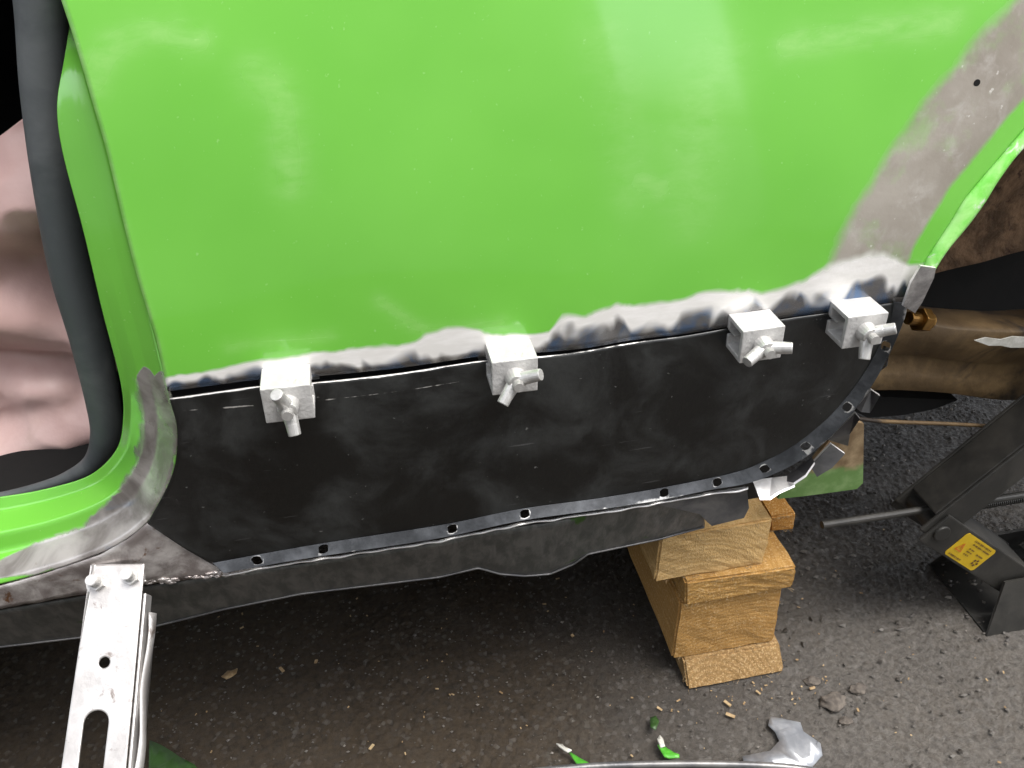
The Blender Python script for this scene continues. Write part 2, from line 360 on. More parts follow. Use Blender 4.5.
# ------------------------------------------------------------------ ground: one sheet to the horizon, with real chippings near the car
def worley(X, Y, cell, seed):
    r = np.random.default_rng(seed); T = 256
    jx, jy, hh = r.random((T, T)), r.random((T, T)), r.random((T, T))
    gx, gy = np.floor(X / cell).astype(int), np.floor(Y / cell).astype(int)
    best = np.full(X.shape, 9.0); hgt = np.zeros(X.shape)
    for dx in (-1, 0, 1):
        for dy in (-1, 0, 1):
            ix, iy = (gx + dx) % T, (gy + dy) % T
            d = np.hypot((gx + dx + jx[ix, iy]) - X / cell, (gy + dy + jy[ix, iy]) - Y / cell)
            mk = d < best; best = np.where(mk, d, best); hgt = np.where(mk, hh[ix, iy], hgt)
    return best, hgt
x0, x1, y0, y1, st = -0.36, 1.00, 0.24, 1.10, 0.0016
nx, ny = int((x1 - x0) / st) + 1, int((y1 - y0) / st) + 1
gx, gy = np.meshgrid(np.linspace(x0, x1, nx), np.linspace(y0, y1, ny))
d, hh = worley(gx, gy, 0.0046, 3); d2, h2 = worley(gx, gy, 0.028, 5)
H = 0.0017 * np.clip(0.75 - d, 0, 1) * (0.35 + 0.9 * hh) + 0.0012 * (0.6 - d2) * h2
H += 0.0012 * np.sin(gx * 14 + 1) * np.sin(gy * 11)
H *= 0.35 + 0.65 * np.clip((gx - 0.0) / 0.35 + (gy - 0.45) / 0.4, 0, 1)
H *= np.clip(np.minimum.reduce([gx - x0, x1 - gx, gy - y0, y1 - gy]) / 0.06, 0, 1)
V = list(np.stack([gx.ravel(), gy.ravel(), (H - 0.0012 * (H > 0)).ravel()], 1))
Fc = gridfaces(ny, nx); k = len(V); B = 250
V += [np.array(p, float) for p in [(-B,-B,0),(x0,-B,0),(x1,-B,0),(B,-B,0),(-B,y0,0),(x0,y0,0),(x1,y0,0),(B,y0,0),(-B,y1,0),(x0,y1,0),(x1,y1,0),(B,y1,0),(-B,B,0),(x0,B,0),(x1,B,0),(B,B,0)]]
for r in range(3):
    for c in range(3):
        if (r, c) != (1, 1): Fc.append((k+r*4+c, k+r*4+c+1, k+(r+1)*4+c+1, k+(r+1)*4+c))
gv = np.array(V); nzs = np.array([mnoise.noise(Vector((p_[0] * 9, p_[1] * 9, 0))) + .5 * mnoise.noise(Vector((p_[0] * 31, p_[1] * 31, 2))) for p_ in gv])
soil = np.clip(1.1 - (gv[:, 0] - 0.02) / 0.22 + .5 * nzs, 0, 1) * (np.abs(gv[:, 0]) < 3)
light_patch = np.clip((gv[:, 0] - 0.16) / 0.25 + (0.42 - gv[:, 1]) / 0.16 + .45 * nzs, 0, 1) * (np.abs(gv[:, 0]) < 3)  # mask of the painted-in lighter area, right and front
g = mesh('ground', V, Fc, M['ground'], attrs={'soil': soil, 'light_patch': light_patch}); tag(g, kind='structure')
# loose grit on the tarmac
rg_ = np.random.default_rng(11); NG = 9000
gxs = rg_.uniform(-0.3, 0.98, NG); gys = rg_.uniform(0.26, 1.05, NG) ** 1.0; gss = 0.0006 + 0.0016 * rg_.random(NG) ** 3 * (0.5 + (gxs > .3))
oct_ = np.array([(1,0,0),(0,1,0),(-1,0,0),(0,-1,0),(0,0,1),(0,0,-1)], float); of = [(0,1,4),(1,2,4),(2,3,4),(3,0,4),(1,0,5),(2,1,5),(3,2,5),(0,3,5)]
Vg = (oct_[None] * rg_.uniform(.6, 1.25, (NG, 6, 1)) + rg_.uniform(-.25, .25, (NG, 6, 3))) * gss[:, None, None] * np.array([1.2, 1, .7])
Vg += np.stack([gxs, gys, np.full(NG, .0014)], 1)[:, None]
Fg = [tuple(6 * k + t for t in f_) for k in range(NG) for f_ in of]
bgr = NB('grit'); bgr.set('Base Color', bgr.ramp(bgr.attr('shade'), [(0, (0.03, 0.024, 0.018)), (.6, (0.075, 0.066, 0.056)), (.92, (0.10, 0.09, 0.078)), (1, (0.17, 0.15, 0.125))])).set('Roughness', 0.55)
gr = mesh('loose_grit', Vg.reshape(-1, 3), Fg, bgr.m, None, smooth=False, attrs={'shade': np.repeat(rg_.random(NG), 6)}); tag(gr, 'loose stone grit scattered on the tarmac', 'grit', kind='stuff')

# unseen wall added behind the camera to shade the sill ground and feed reflections
gw = empty('shade_wall', (-1.6, -1.0, 0)); tag(gw, 'added unseen wall with a gap, shading the sill and shaping paint reflections', 'wall')
RENDER = mat_noisy('shade_wall_grey', (0.34, 0.33, 0.31), (0.44, 0.43, 0.40), 3, 0.9, 0, 0.5, bscale=60); COPE = mat_noisy('shade_wall_stone', (0.25, 0.24, 0.22), (0.33, 0.32, 0.30), 6, 0.9, 0, 0.5, bscale=60)
for xa, xb in ((-3.8, 0.58), (1.00, 1.75)):
    bm = bmesh.new(); box_bm(bm, Vector(((xa + xb) / 2, -1.10, 0.75)), (xb - xa, 0.2, 1.5)); from_bm('shade_wall_body', bm, RENDER, gw, bevel=.01)
    bm = bmesh.new(); box_bm(bm, Vector(((xa + xb) / 2, -1.10, 1.532)), (xb - xa + .06, 0.27, 0.06)); from_bm('shade_wall_coping', bm, COPE, gw, bevel=.008)

# ================================================================== THE CAR
car = empty('car', (0.0, 0.5, 0.21))
tag(car, 'bright green classic car body on wooden blocks, its lower quarter under repair', 'car')

SEAM = [(170,395),(228,387),(258,383),(317,379),(399,370),(486,357),(543,353),(582,349),(621,342),(648,338),(680,334),(727,326),(787,316),(823,311),(885,301),(903,299)]
CREASE = [(168,390),(157,340),(148,310),(137,273),(126,230),(107,150),(94,105),(81,60),(72,30),(62,0)]
ARCH = [(905,300),(918,273),(926,257),(950,220),(962,200),(974,185),(1000,155),(1024,127)]

# --- quarter panel: transfinite patch between cut edge, front crease and wheel arch
def xz(px, py, off=0): p = on_side(px, py, off); return (p.x, p.z)
seam_w = [xz(*p) for p in SEAM]; crease_w = [xz(*p) for p in CREASE]; arch_w = [xz(*p) for p in ARCH]
ZT = 0.86
dxz = np.array(crease_w[-1]) - np.array(crease_w[-3]); dxz /= dxz[1]
crease_w += [tuple(np.array(crease_w[-1]) + dxz * t * (1 - 0.35 * t)) for t in (0.06, 0.14, 0.22)]
crease_w.append((crease_w[-1][0] - 0.02, ZT))
# continue the arch as a circle arc through the measured points
A = np.array(arch_w); a, b_, c_ = A[1], A[4], A[7]
Mx = np.array([b_ - a, c_ - a]) * 2; rhs = np.array([b_ @ b_ - a @ a, c_ @ c_ - a @ a]); ctr = np.linalg.solve(Mx, rhs); rad = np.linalg.norm(a - ctr)
print('arch circle', ctr, rad, 'seam', seam_w[0], seam_w[-1], 'crease top', crease_w[9])
ARC_C = np.array([arch_w[-1][0] + 0.17, 0.30]); 
tang = np.array(arch_w[-1]) - np.array(arch_w[-3]); tang /= np.linalg.norm(tang)
p = np.array(arch_w[-1]); ext = []
ang = math.atan2(tang[1], tang[0]); stp = 0.03
while ang > 0.03:
    ang -= stp / 0.21; p = p + stp * np.array([math.cos(ang), math.sin(ang)]); ext.append(tuple(p))
APEX = ext[-1]
arch_full = arch_w + ext
NU, NVv = 220, 150
bot = spline(seam_w, NU); top = np.stack([np.linspace(crease_w[-1][0], APEX[0], NU), np.full(NU, ZT)], 1)
lef = spline(crease_w, NVv); rig_raw = spline(arch_full, 80)
rig = lin(np.vstack([rig_raw, [(APEX[0], ZT)]]), NVv)
u = np.linspace(0, 1, NU)[None, :, None]; v = np.linspace(0, 1, NVv)[:, None, None]
tfi = (1-v)*bot[None] + v*top[None] + (1-u)*lef[:, None] + u*rig[:, None] - ((1-u)*(1-v)*bot[0] + u*(1-v)*bot[-1] + (1-u)*v*top[0] + u*v*top[-1])
P = tfi.reshape(-1, 2)
Vq = [(x, side_y(x, z), z) for x, z in P]
seam_h = np.interp(P[:, 0], *zip(*[(xz(a_, b)[0], h) for a_, b, h in [(170,395,.010),(260,380,.0135),(400,365,.0155),(450,360,.018),(500,354,.012),(548,350,.013),(560,348,.021),(650,338,.021),(780,316,.020),(840,308,.026),(870,304,.031),(900,300,.020)]]))
sz = np.interp(P[:, 0], [q[0] for q in seam_w], [q[1] for q in seam_w])
seam_h = seam_h * 1.02
seam_at = np.clip((P[:, 1] - sz) / seam_h, -1, 4)
AF = spline(arch_full, 200)
dist = np.min(np.hypot(P[:, None, 0] - AF[None, :, 0], P[:, None, 1] - AF[None, :, 1]), axis=1)
near = np.argmin(np.hypot(P[:, None, 0] - AF[None, :, 0], P[:, None, 1] - AF[None, :, 1]), axis=1) / 199
lo = 0.004 + 0.006 * np.clip(near * 9, 0, 1)
archm = np.clip((dist - lo) / 0.007, 0, 1) * np.clip((0.066 - dist) / 0.016, 0, 1)
def strokes(Pw, items):
    out = np.zeros(len(Pw))
    for pts, wd, s in items:
        Q = spline([xz(*q) for q in pts], 40)
        dd = np.min(np.hypot(Pw[:, None, 0] - Q[None, :, 0], Pw[:, None, 1] - Q[None, :, 1]), axis=1)
        out = np.maximum(out, s * np.exp(-(dd / wd) ** 2))
    return out
pale_mask = strokes(P, [([(95,80),(110,50),(145,33),(200,40)], .006, .8), ([(255,75),(275,90),(285,130),(290,180)], .009, .7), ([(180,30),(190,36)], .007, .7),
    ([(785,45),(860,32),(950,22)], .007, .85), ([(380,300),(430,330),(500,322)], .004, .7), ([(600,40),(620,100),(630,190)], .012, .35), ([(640,180),(660,188)], .006, .8),  # streak near the arch and the wide strokes paint reflections in
    ([(720,60),(700,110),(690,190)], .016, .45), ([(230,345),(330,335)], .004, .5), ([(700,150),(690,220)], .012, .35)]); pale_mask = np.maximum(pale_mask, 1.3 * np.exp(-(np.min(np.hypot(P[:, None, 0] - lef[None, :, 0], P[:, None, 1] - lef[None, :, 1]), axis=1) / .0013) ** 2))  # more reflection strokes; crease highlight painted as a pale line
q = mesh('quarter_panel', Vq, gridfaces(NVv, NU), M['quarter'], car, thick=-0.0012, attrs={'seam': seam_at, 'arch': archm, 'pale_mask': pale_mask})
q['label'] = 'bright green quarter panel with a ground steel strip along its cut edge'
# rear part of the quarter behind the arch (outside the frame)
ctrx = APEX[0]
rear_bot = [(2 * ctrx - x, z) for x, z in arch_full][::-1]
rb = spline(rear_bot, 60); rear_l = lin([APEX, (ctrx, ZT)], 30); endx = rb[-1][0] + 0.30
V = []
for i in range(60):
    f = i / 59; xt = ctrx + (endx - ctrx) * f
    for j in range(20):
        t = j / 19; x = rb[i][0] * (1-t) + xt * t; z = rb[i][1] * (1-t) + ZT * t; V.append((x, side_y(x, z), z))
tail = [(rb[-1][0] + 0.30 * t, rb[-1][1]) for t in np.linspace(0, 1, 6)]
n0 = 60
Fc = gridfaces(60, 20)
k = len(V)
for x, z in tail[1:]:
    for j in range(20):
        t = j / 19; zz = z * (1-t) + ZT * t; xx = x * (1-t) + endx * t + 0.0005 * (x - endx) * 0; V.append((xx, side_y(xx, zz), zz))
Fc += [(59*20+j, 59*20+j+1, 60*20+j+1, 60*20+j) for j in range(19)] + [(a_+k, b+k, c+k, d_+k) for a_, b, c, d_ in gridfaces(5, 20)]
mesh('rear_quarter_panel', V, Fc, M['quarter'], car, thick=-0.0012, attrs={'seam': np.full(len(V), 4.), 'arch': np.zeros(len(V)), 'pale_mask': np.zeros(len(V))})

# --- wheel arch lip, turned out towards the viewer
LIP_O = ARCH; LIP_I = [(917,309),(934,273),(947,252),(969,225),(985,203),(998,182),(1018,155),(1044,130)]
Lo = spline([tuple(on_side(*p_, -0.0003)) for p_ in LIP_O], 60); Li = spline([tuple(on_side(*p_, -0.005)) for p_ in LIP_I], 60)
V = []; 
ex3 = [(x, side_y(x, z) - .0003, z) for x, z in ext]; ei = []
off = Li[-1] - Lo[-1]
for i, e in enumerate(ex3):
    t = (i + 1) / len(ex3); n_ = np.array([0.014 * (1-t), -0.005, -0.010 - 0.004 * t]); ei.append(np.array(e) * 1 + (off * (1-t) + np.array([0, -.005, -.014]) * t))
Lo = np.vstack([Lo, ex3]); Li = np.vstack([Li, ei]); n_ = len(Lo)
for k in range(6):
    t = k / 5; bl = 0.0022 * math.sin(t * math.pi)
    for i in range(n_): V.append(Lo[i] * (1-t) + Li[i] * t + np.array([0, -bl, 0]))
mesh('wheel_arch_lip', V, gridfaces(6, n_), M['lip'], car, thick=-0.0012)
# bare steel stub where the lip was cut
stub = [(911,283),(921,266),(936,268),(934,278),(922,303),(915,313),(903,306)]
plate('lip_stub', [on_side(x, y, -0.0065) for x, y in stub], (0.1, 1, 0), 0.0018, M['tab'], car, rim=M['bright_edge'])

# --- door jamb running down into the stepped sill: stations of (inner, outer) measured edges
ST = [((92,-160),(8,-160)), ((84,-60),(44,-60)), ((74,0),(62,0)), ((64,60),(81,60)), ((57,105),(94,105)), ((62,150),(107,150)), ((83,230),(126,230)), ((102,310),(148,310)),
      ((121,385),(168,388)), ((123,420),(177,430)), ((116,450),(172,475)), ((90,475),(149,520)), ((50,488),(100,553)), ((0,497),(0,584)), ((-120,513),(-120,603)), ((-420,560),(-420,655))]
wsill = [0,0,0,0,0,0,0,.05,.15,.35,.6,.85,1,1,1,1]
fr = np.array([0, .06, .36, .40, .56, .60, .85, .89, 1.0])
off_p = np.array([0, .0014, .0040, .0043, .0056, .0059, .0078, .0081, .0090])
off_s = np.array([0, .0010, .0175, .0185, .0205, .0215, .0385, .0395, .042])
fine = np.linspace(0, 1, 56); rows = []
for (ip, op), ws in zip(ST, wsill):
    row = []
    for f in fine:
        o_ = (1-ws) * np.interp(f, fr, off_p) + ws * np.interp(f, fr, off_s)
        px, py = op[0] + (ip[0]-op[0]) * f, op[1] + (ip[1]-op[1]) * f
        base = on_side(*op, 0.0003).y
        row.append(tuple(on_y(px, py, base + o_)))
    rows.append(row)
R = np.array(rows); by = R[:, 28]
NS = 260
G = np.stack([spline(R[:, k], NS, by=by) for k in range(len(fine))], 1)     # NS x 56 x 3
# soften the step edges
for _ in range(1): G[:, 1:-1] = 0.25 * G[:, :-2] + 0.5 * G[:, 1:-1] + 0.25 * G[:, 2:]
Gp = G.reshape(-1, 3); px_ = np.array([pix(p_) for p_ in Gp])
barep = lin([(150,375),(158,405),(160,440),(150,480),(128,515),(95,540),(50,556),(0,570)], 120); wdt = np.interp(np.linspace(0, 1, 120), [0, .12, .5, .75, 1], [20, 25, 28, 24, 11])
dd = np.hypot(px_[:, None, 0] - barep[None, :, 0], px_[:, None, 1] - barep[None, :, 1]); bare = np.max(np.clip(1.25 - dd / wdt[None], 0, 1), axis=1)
spike = 372 - 9 * np.abs(np.sin(px_[:, 0] * .16 + .4)) + 22 * np.clip((142 - px_[:, 0]) / 14, 0, 1) * 0
bare *= np.clip((px_[:, 1] - spike) / 8, 0, 1)
j = mesh('door_jamb_and_sill', Gp, gridfaces(NS, 56), M['jamb'], car, thick=0.0012, attrs={'bare': bare})
j['label'] = 'green door jamb sweeping into the stepped sill, worn to bare steel at the corner'

# --- sill flange: bare scraped steel below the steps
TOPC = [(-420,657),(-120,605),(0,585),(50,571),(100,554),(128,538),(149,521),(168,534),(185,546),(205,559),(226,571)]
BOTC = [(-420,690),(-120,628),(0,607),(50,599),(100,590),(125,586),(150,582),(172,580),(190,577),(210,575),(228,572.5)]
def strip(name, ta, tb, ya, yb, mat, n=160, m=8, thick=0.0014, par=car, wob=0.0, attrs=None, bulge=0.0):
    Pa = lin([tuple(on_side(*p_, ya)) for p_ in ta], n) if ta is not None else None
    a3 = np.array([tuple(on_side(*p_, ya)) for p_ in ta]); b3 = np.array([tuple(on_side(*p_, yb)) for p_ in tb])
    t0 = np.r_[0, np.cumsum(np.linalg.norm(np.diff(a3, axis=0), axis=1))]; t0 /= t0[-1]; tt = np.linspace(0, 1, n)
    A3 = np.stack([np.interp(tt, t0, a3[:, k]) for k in range(3)], 1); B3 = np.stack([np.interp(tt, t0, b3[:, k]) for k in range(3)], 1)
    V = []
    for k in range(m):
        t = k / (m-1)
        for i in range(n):
            pnt = A3[i] * (1-t) + B3[i] * t + np.array([0, -bulge * math.sin(math.pi * t), 0])
            if wob:
                w_ = mnoise.noise(Vector(pnt) * 90) * wob; pnt = pnt + np.array([0, w_, w_ * 0.6 if t > 0.9 else 0])
            V.append(pnt)
    return mesh(name, V, gridfaces(m, n), mat, par, thick=thick, attrs=attrs(n, m) if attrs else None)
strip('sill_flange', TOPC, BOTC, 0.0012, -0.001, M['steel_flange'], wob=0.0012)
LT = [(-420,692),(-120,630),(0,609),(150,584),(210,576),(300,563),(440,541),(520,525),(600,513),(660,504),(703,497)]
LB = [(-420,735),(-120,666),(0,646),(110,633),(160,624),(225,608),(300,593),(440,576),(478,567),(500,573),(525,575),(550,573),(574,563),(588,553),(660,538),(704,526)]
LT = [(-420,692),(-120,630),(0,609),(110,590),(160,583),(225,574),(300,563),(440,541),(478,533),(500,529),(525,525),(550,521),(574,517),(588,511),(660,499),(703,492)]
strip('lower_sill', LT, LB, 0.004, 0.013, M['dirty_steel'], n=400, m=10, wob=0.0004, bulge=0.0)
plate('sill_end_plate', [on_side(x, y, 0.002) for x, y in [(650,503),(700,495),(747,488),(749,508),(744,518),(712,526),(707,522),(700,514)]], (0, 1, 0), 0.0016, M['dark_steel'], car, rim=M['bright_edge'])
strip('old_skin_edge', [(226,573.5),(300,561.5),(440,540),(520,523.5),(600,511.5),(660,502),(705,494.5),(748,487.5)], [(226,576),(300,563.5),(440,542.5),(520,525.5),(600,514),(660,504),(705,496.5),(748,490)], -0.0012, -0.0030, M['bright_edge'], n=200, m=3, thick=0.0008, wob=0.0009)
strip('lower_sill_lip', LB, [(x, y + 2.2) for x, y in LB], 0.0122, 0.0105, M['dark_steel'], n=400, m=3, thick=0.001)
# weld splatter and torn paint left along the sill joint
bm = bmesh.new()
for i in range(70):
    t = random.random(); px = 120 + 130 * t; py = 584 - 0.125 * (px - 140) + random.uniform(-3, 2.5)
    c = on_side(px, py, -0.0022); r = random.uniform(0.0006, 0.0019)
    vv = bmesh.ops.create_icosphere(bm, subdivisions=1, radius=r)['verts']
    for v_ in vv: v_.co = Vector((v_.co.x * random.uniform(1, 2.4), v_.co.y * .7, v_.co.z * random.uniform(.5, 1))) + c
from_bm('weld_spatter', bm, M['steel_flange'], car)['kind'] = 'stuff'

# --- rubber door seal
sl = [(27,-90,.418),(41,0,.420),(46,90,.422),(56,180,.424),(71,270,.426),(90,340,.428),(103,400,.430),(106,436,.432),(92,464,.438),(56,482,.444),(0,497,.448),(-120,516,.450)]
Psl = [tuple(on_y(a_, b, y)) for a_, b, y in sl]
tube('door_seal', Psl, [.0108, .0106, .0104, .0102, .0098, .0086, .0034, .0028, .0028], M['rubber'], car, n=110, seg=18)

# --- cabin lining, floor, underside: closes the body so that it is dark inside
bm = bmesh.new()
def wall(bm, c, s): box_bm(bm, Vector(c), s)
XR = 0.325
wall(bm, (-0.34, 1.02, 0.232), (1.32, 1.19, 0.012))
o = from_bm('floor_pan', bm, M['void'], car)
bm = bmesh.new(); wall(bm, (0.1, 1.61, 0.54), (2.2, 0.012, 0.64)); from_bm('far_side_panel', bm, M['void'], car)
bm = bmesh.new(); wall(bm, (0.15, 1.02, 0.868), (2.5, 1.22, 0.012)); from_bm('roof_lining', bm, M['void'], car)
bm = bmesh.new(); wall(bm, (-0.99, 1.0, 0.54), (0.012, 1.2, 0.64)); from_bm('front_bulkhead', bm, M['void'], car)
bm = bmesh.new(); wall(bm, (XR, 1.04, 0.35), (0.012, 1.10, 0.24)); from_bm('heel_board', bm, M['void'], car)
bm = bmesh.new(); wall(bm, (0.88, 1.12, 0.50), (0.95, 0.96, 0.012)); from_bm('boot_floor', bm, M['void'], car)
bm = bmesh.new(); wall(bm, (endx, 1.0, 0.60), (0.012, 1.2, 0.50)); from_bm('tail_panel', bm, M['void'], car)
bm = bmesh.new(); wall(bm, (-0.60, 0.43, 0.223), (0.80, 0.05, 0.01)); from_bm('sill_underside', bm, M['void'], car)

# rusty inner wheel arch: dished wall behind the opening with a curved lower edge
V = []; n_, m_ = 50, 26
for i in range(n_):
    x = 0.36 + 0.62 * i / (n_-1)
    for k in range(m_):
        t = k / (m_-1); zb = 0.206 + 0.05 * math.sin(min(1, (x - 0.36) / 0.45) * math.pi / 2) + 0.02 * (x - .36)
        z = zb + (0.52 - zb) * t; y = 0.60 - 0.03 * t * t + 0.004 * mnoise.noise(Vector((x * 25, z * 25, 0))) - 0.006 * math.exp(-((z - zb) / 0.006) ** 2)
        V.append((x, y, z))
mesh('inner_wheel_arch', V, gridfaces(n_, m_), M['rust'], car, thick=-0.002)
V = []
AFx = spline([(x, z) for x, z in arch_full] + rear_bot[1:], 120)
for k in range(12):
    t = k / 11
    for x, z in AFx: V.append((x + 0.004 * t, side_y(x, z) + 0.004 + t * (0.575 - side_y(x, z)), z + 0.012 * t))
mesh('wheel_arch_tunnel', V, gridfaces(12, 120), M['rust'], car, thick=-0.0015)
bm = bmesh.new(); wall(bm, (0.88, 0.66, 0.27), (1.05, 0.03, 0.28)); from_bm('dark_void_plate', bm, M['void'], car, bevel=0.004)  # added near-black plate: blocks far-side light, holds the deep shade behind the arch
# brown dirt-covered subframe beam behind the repair panel
bt = [on_y(x, y, 0.455) for x, y in [(872,330),(905,322),(960,328),(1024,331),(1120,322)]]
bb = [on_y(x, y, 0.455) for x, y in [(858,396),(905,395),(960,400),(1024,406),(1120,402)]]
T3, B3 = spline([tuple(p_) for p_ in bt], 50), spline([tuple(p_) for p_ in bb], 50)
V = []
prof = [(0, .030), (0, .004), (.012, .001), (.03, 0), (.25, .003), (.5, .008), (.52, .0095), (.75, .007), (.96, .004), (.985, .006), (1, .010), (1, .034)]
for f, yo in prof:
    for i in range(50):
        pnt = T3[i] * (1-f) + B3[i] * f; V.append((pnt[0], pnt[1] + yo + 0.0015 * mnoise.noise(Vector(pnt) * 30), pnt[2]))
mesh('subframe_beam', V, gridfaces(len(prof), 50), M['brown'], car, thick=-0.002)
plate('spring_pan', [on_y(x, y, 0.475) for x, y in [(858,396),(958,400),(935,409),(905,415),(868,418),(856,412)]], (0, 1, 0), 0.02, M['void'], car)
# dirty bracket plate left of the arch, green paint on its lower half
bp = [(778,499),(806,496),(857,489),(863,483),(864,424),(851,420),(838,430),(812,462),(785,482)]
b = NB('half_painted_rusty_plate')
rustc = b.mix(b.step(b.noise(60, 5), .35, .65), (0.12, 0.075, 0.035), (0.30, 0.22, 0.125)); zc = b.N.new('ShaderNodeSeparateXYZ'); b.link(b.tc.outputs['Object'], zc.inputs[0])
zz = b.math('ADD', zc.outputs[2], b.math('MULTIPLY', b.math('SUBTRACT', b.noise(30, 4), .5), .03))
PZ = on_y(840, 470, 0.40).z - car.location.z
b.set('Base Color', b.mix(b.math('SUBTRACT', 1.0, b.step(zz, PZ + 0.21 - 0.004, PZ + 0.21 + 0.003)), rustc, b.mix(b.step(b.noise(70, 5), .40, .66), (0.10, 0.19, 0.05), (0.17, 0.27, 0.10)))).set('Roughness', 0.6); b.bump(b.noise(90, 4), .4)
M['plate'] = b.m
plate('jacking_plate', [on_y(x, y, 0.402) for x, y in bp], (0, 1, 0), 0.003, M['plate'], car)
# torn tabs of the old flange, bent out
def tabp(name, pts, nrm=(0.1, 1, 0.2)):
    return plate(name, [on_side(x, y, o_) for x, y, o_ in pts], nrm, 0.0015, M['tab'], car, rim=M['bright_edge'])
tabp('metal_tab', [(753,482,.000),(772,480,.002),(788,478,.003),(795,487,-.006),(779,494,-.010),(770,500,-.012),(760,500,-.012)], (0.1, 1, .6))
tabp('metal_tab', [(780,482,.004),(797,471,.004),(812,459,.003),(815,464,-.004),(806,477,-.008),(794,485,-.008)], (0.1, 1, .6)).data.materials[0] = M['dark_steel']
t3 = tabp('metal_tab', [(810,466,.006),(831,444,.006),(845,454,-.002),(832,468,-.002),(817,477,.000)], (0.1, 1, .2)); t3.data.materials[0] = M['dark_steel']
t4 = tabp('metal_tab', [(828,440,.010),(855,413,.004),(860,419,-.003),(850,434,.003),(848,446,.010)], (0.3, 1, .2)); t4.data.materials[0] = M['dark_steel']
tabp('metal_tab', [(856,408,.006),(871,390,.005),(880,396,-.003),(870,413,-.001),(861,412,.002)], (0.3, 1, .2)).data.materials[0] = M['dark_steel']
tabp('metal_tab', [(879,372,.003),(884,347,.002),(890,350,-.006),(887,366,-.007)], (0.3, 1, .2))
# brake pipe and brass union
tube('brake_pipe', [tuple(on_y(x, y, 0.45)) for x, y in [(845,417),(880,421),(950,424),(1024,428),(1100,433)]], 0.0016, M['brown'], car, n=30, seg=8)
bm = bmesh.new(); a_ = on_y(908, 318, .432); b2 = on_y(938, 322, .437)
dirv = (b2 - a_).normalized()
cyl_bm(bm, a_, a_ + dirv * .010, .0045); cyl_bm(bm, a_ + dirv * .0095, a_ + dirv * .0175, .0085, seg=6); cyl_bm(bm, a_ + dirv * .017, a_ + dirv * .021, .0062); cyl_bm(bm, a_ + dirv * .0205, a_ + dirv * .024, .003)
from_bm('brass_union', bm, M['brass'], car, bevel=0.0006)
# small drilled hole in the arch band
hp = on_side(977, 83, -0.0014)
bm = bmesh.new(); cyl_bm(bm, hp + Vector((0, .0015, 0)), hp + Vector((0, -.0001, 0)), .0018, seg=14); from_bm('drilled_hole', bm, M['void'], car)

# ================================================================== REPAIR PANEL (clamped in, not yet welded)
rp = empty('repair_panel', on_side(500, 440)); tag(rp, 'new black primed sheet metal repair section clamped below the green panel', 'car panel')
BT = [(x, y + (2.2 if x < 560 else 1.6)) for x, y in SEAM[:-1]]; BT = BT[:-1] + [(893,302)]
BL = [(170,397.5),(178,430),(173,472),(148,522)]
BBm = [(148,522),(185,547),(212,562),(300,546),(440,524),(520,508),(600,497),(660,487),(710,477),(745,468),(778,453),(802,438)]
BR = [(802,438),(830,414),(850,391),(866,368),(880,342),(890,318),(893,302)]
NU, NVv = 180, 70
tp = spline([xz(*p_) for p_ in BT], NU); lf = spline([xz(*p_) for p_ in BL], NVv); bo = lin([xz(*p_) for p_ in BBm], NU); rg = spline([xz(*p_) for p_ in BR], NVv)[::-1]
u = np.linspace(0, 1, NU)[None, :, None]; v = np.linspace(0, 1, NVv)[:, None, None]
tfi = (1-v)*tp[None] + v*bo[None] + (1-u)*lf[:, None] + u*rg[:, None] - ((1-u)*(1-v)*tp[0] + u*(1-v)*tp[-1] + (1-u)*v*bo[0] + u*v*bo[-1])
P = tfi.reshape(-1, 2)
edge = np.zeros((NVv, NU)); edge[0] = 0.85; edge[1] = 0.0
edge[6] = [0.62 if mnoise.noise(Vector((k * .06, 3, 1))) > -.1 and k < NU * .72 else 0 for k in range(NU)]
edge *= (1.0 - 0.5 * np.clip((np.linspace(0, 1, NU) - 0.35) / 0.35, 0, 1))[None]
mesh('panel_face', [(x, side_y(x, z) - 0.0004, z) for x, z in P], gridfaces(NVv, NU)[::1], M['black'], rp, thick=0.0010, attrs={'edge': edge.ravel()})
# flange with punched holes
FI = BBm[2:] + BR[1:]
FO = [(224,573),(300,559.5),(440,538),(520,521),(600,509.5),(660,500),(710,490),(752,482),(788,467),(815,450),(842,425),(862,400),(879,374),(892,349),(904,320),(908,303)]
FO = FO + [FO[-1]] * (len(FI) - len(FO)); FI = FI[:len(FO)]
fi3 = np.array([tuple(on_side(*p_, -0.0006)) for p_ in FI]); fo3 = np.array([tuple(on_side(*p_, -0.0062)) for p_ in FO])
mid = (fi3 + fo3) / 2; n_ = 150
FIs, FOs = spline(fi3, n_, by=mid), spline(fo3, n_, by=mid)
holes = [(250,561),(320,551),(446,531),(521,514),(660,493),(710,483.5),(761,470),(803,450),(845,413),(886,352)]
cent = [( (FIs[i] + FOs[i]) / 2) for i in range(n_)]
cpx = np.array([pix(c) for c in cent])
hole_i = {}
for h in holes:
    i = int(np.argmin(np.hypot(cpx[:, 0] - h[0], cpx[:, 1] - h[1]))); hole_i[min(max(i, 2), n_ - 4)] = 1
bm = bmesh.new(); lay = bm.verts.layers.float.new('edge'); done = set()
va = [bm.verts.new(p_) for p_ in FIs]; vb = [bm.verts.new(p_) for p_ in FOs]
for v_ in vb: v_[lay] = 0.5 + 0.3 * mnoise.noise(v_.co * 25)
i = 0
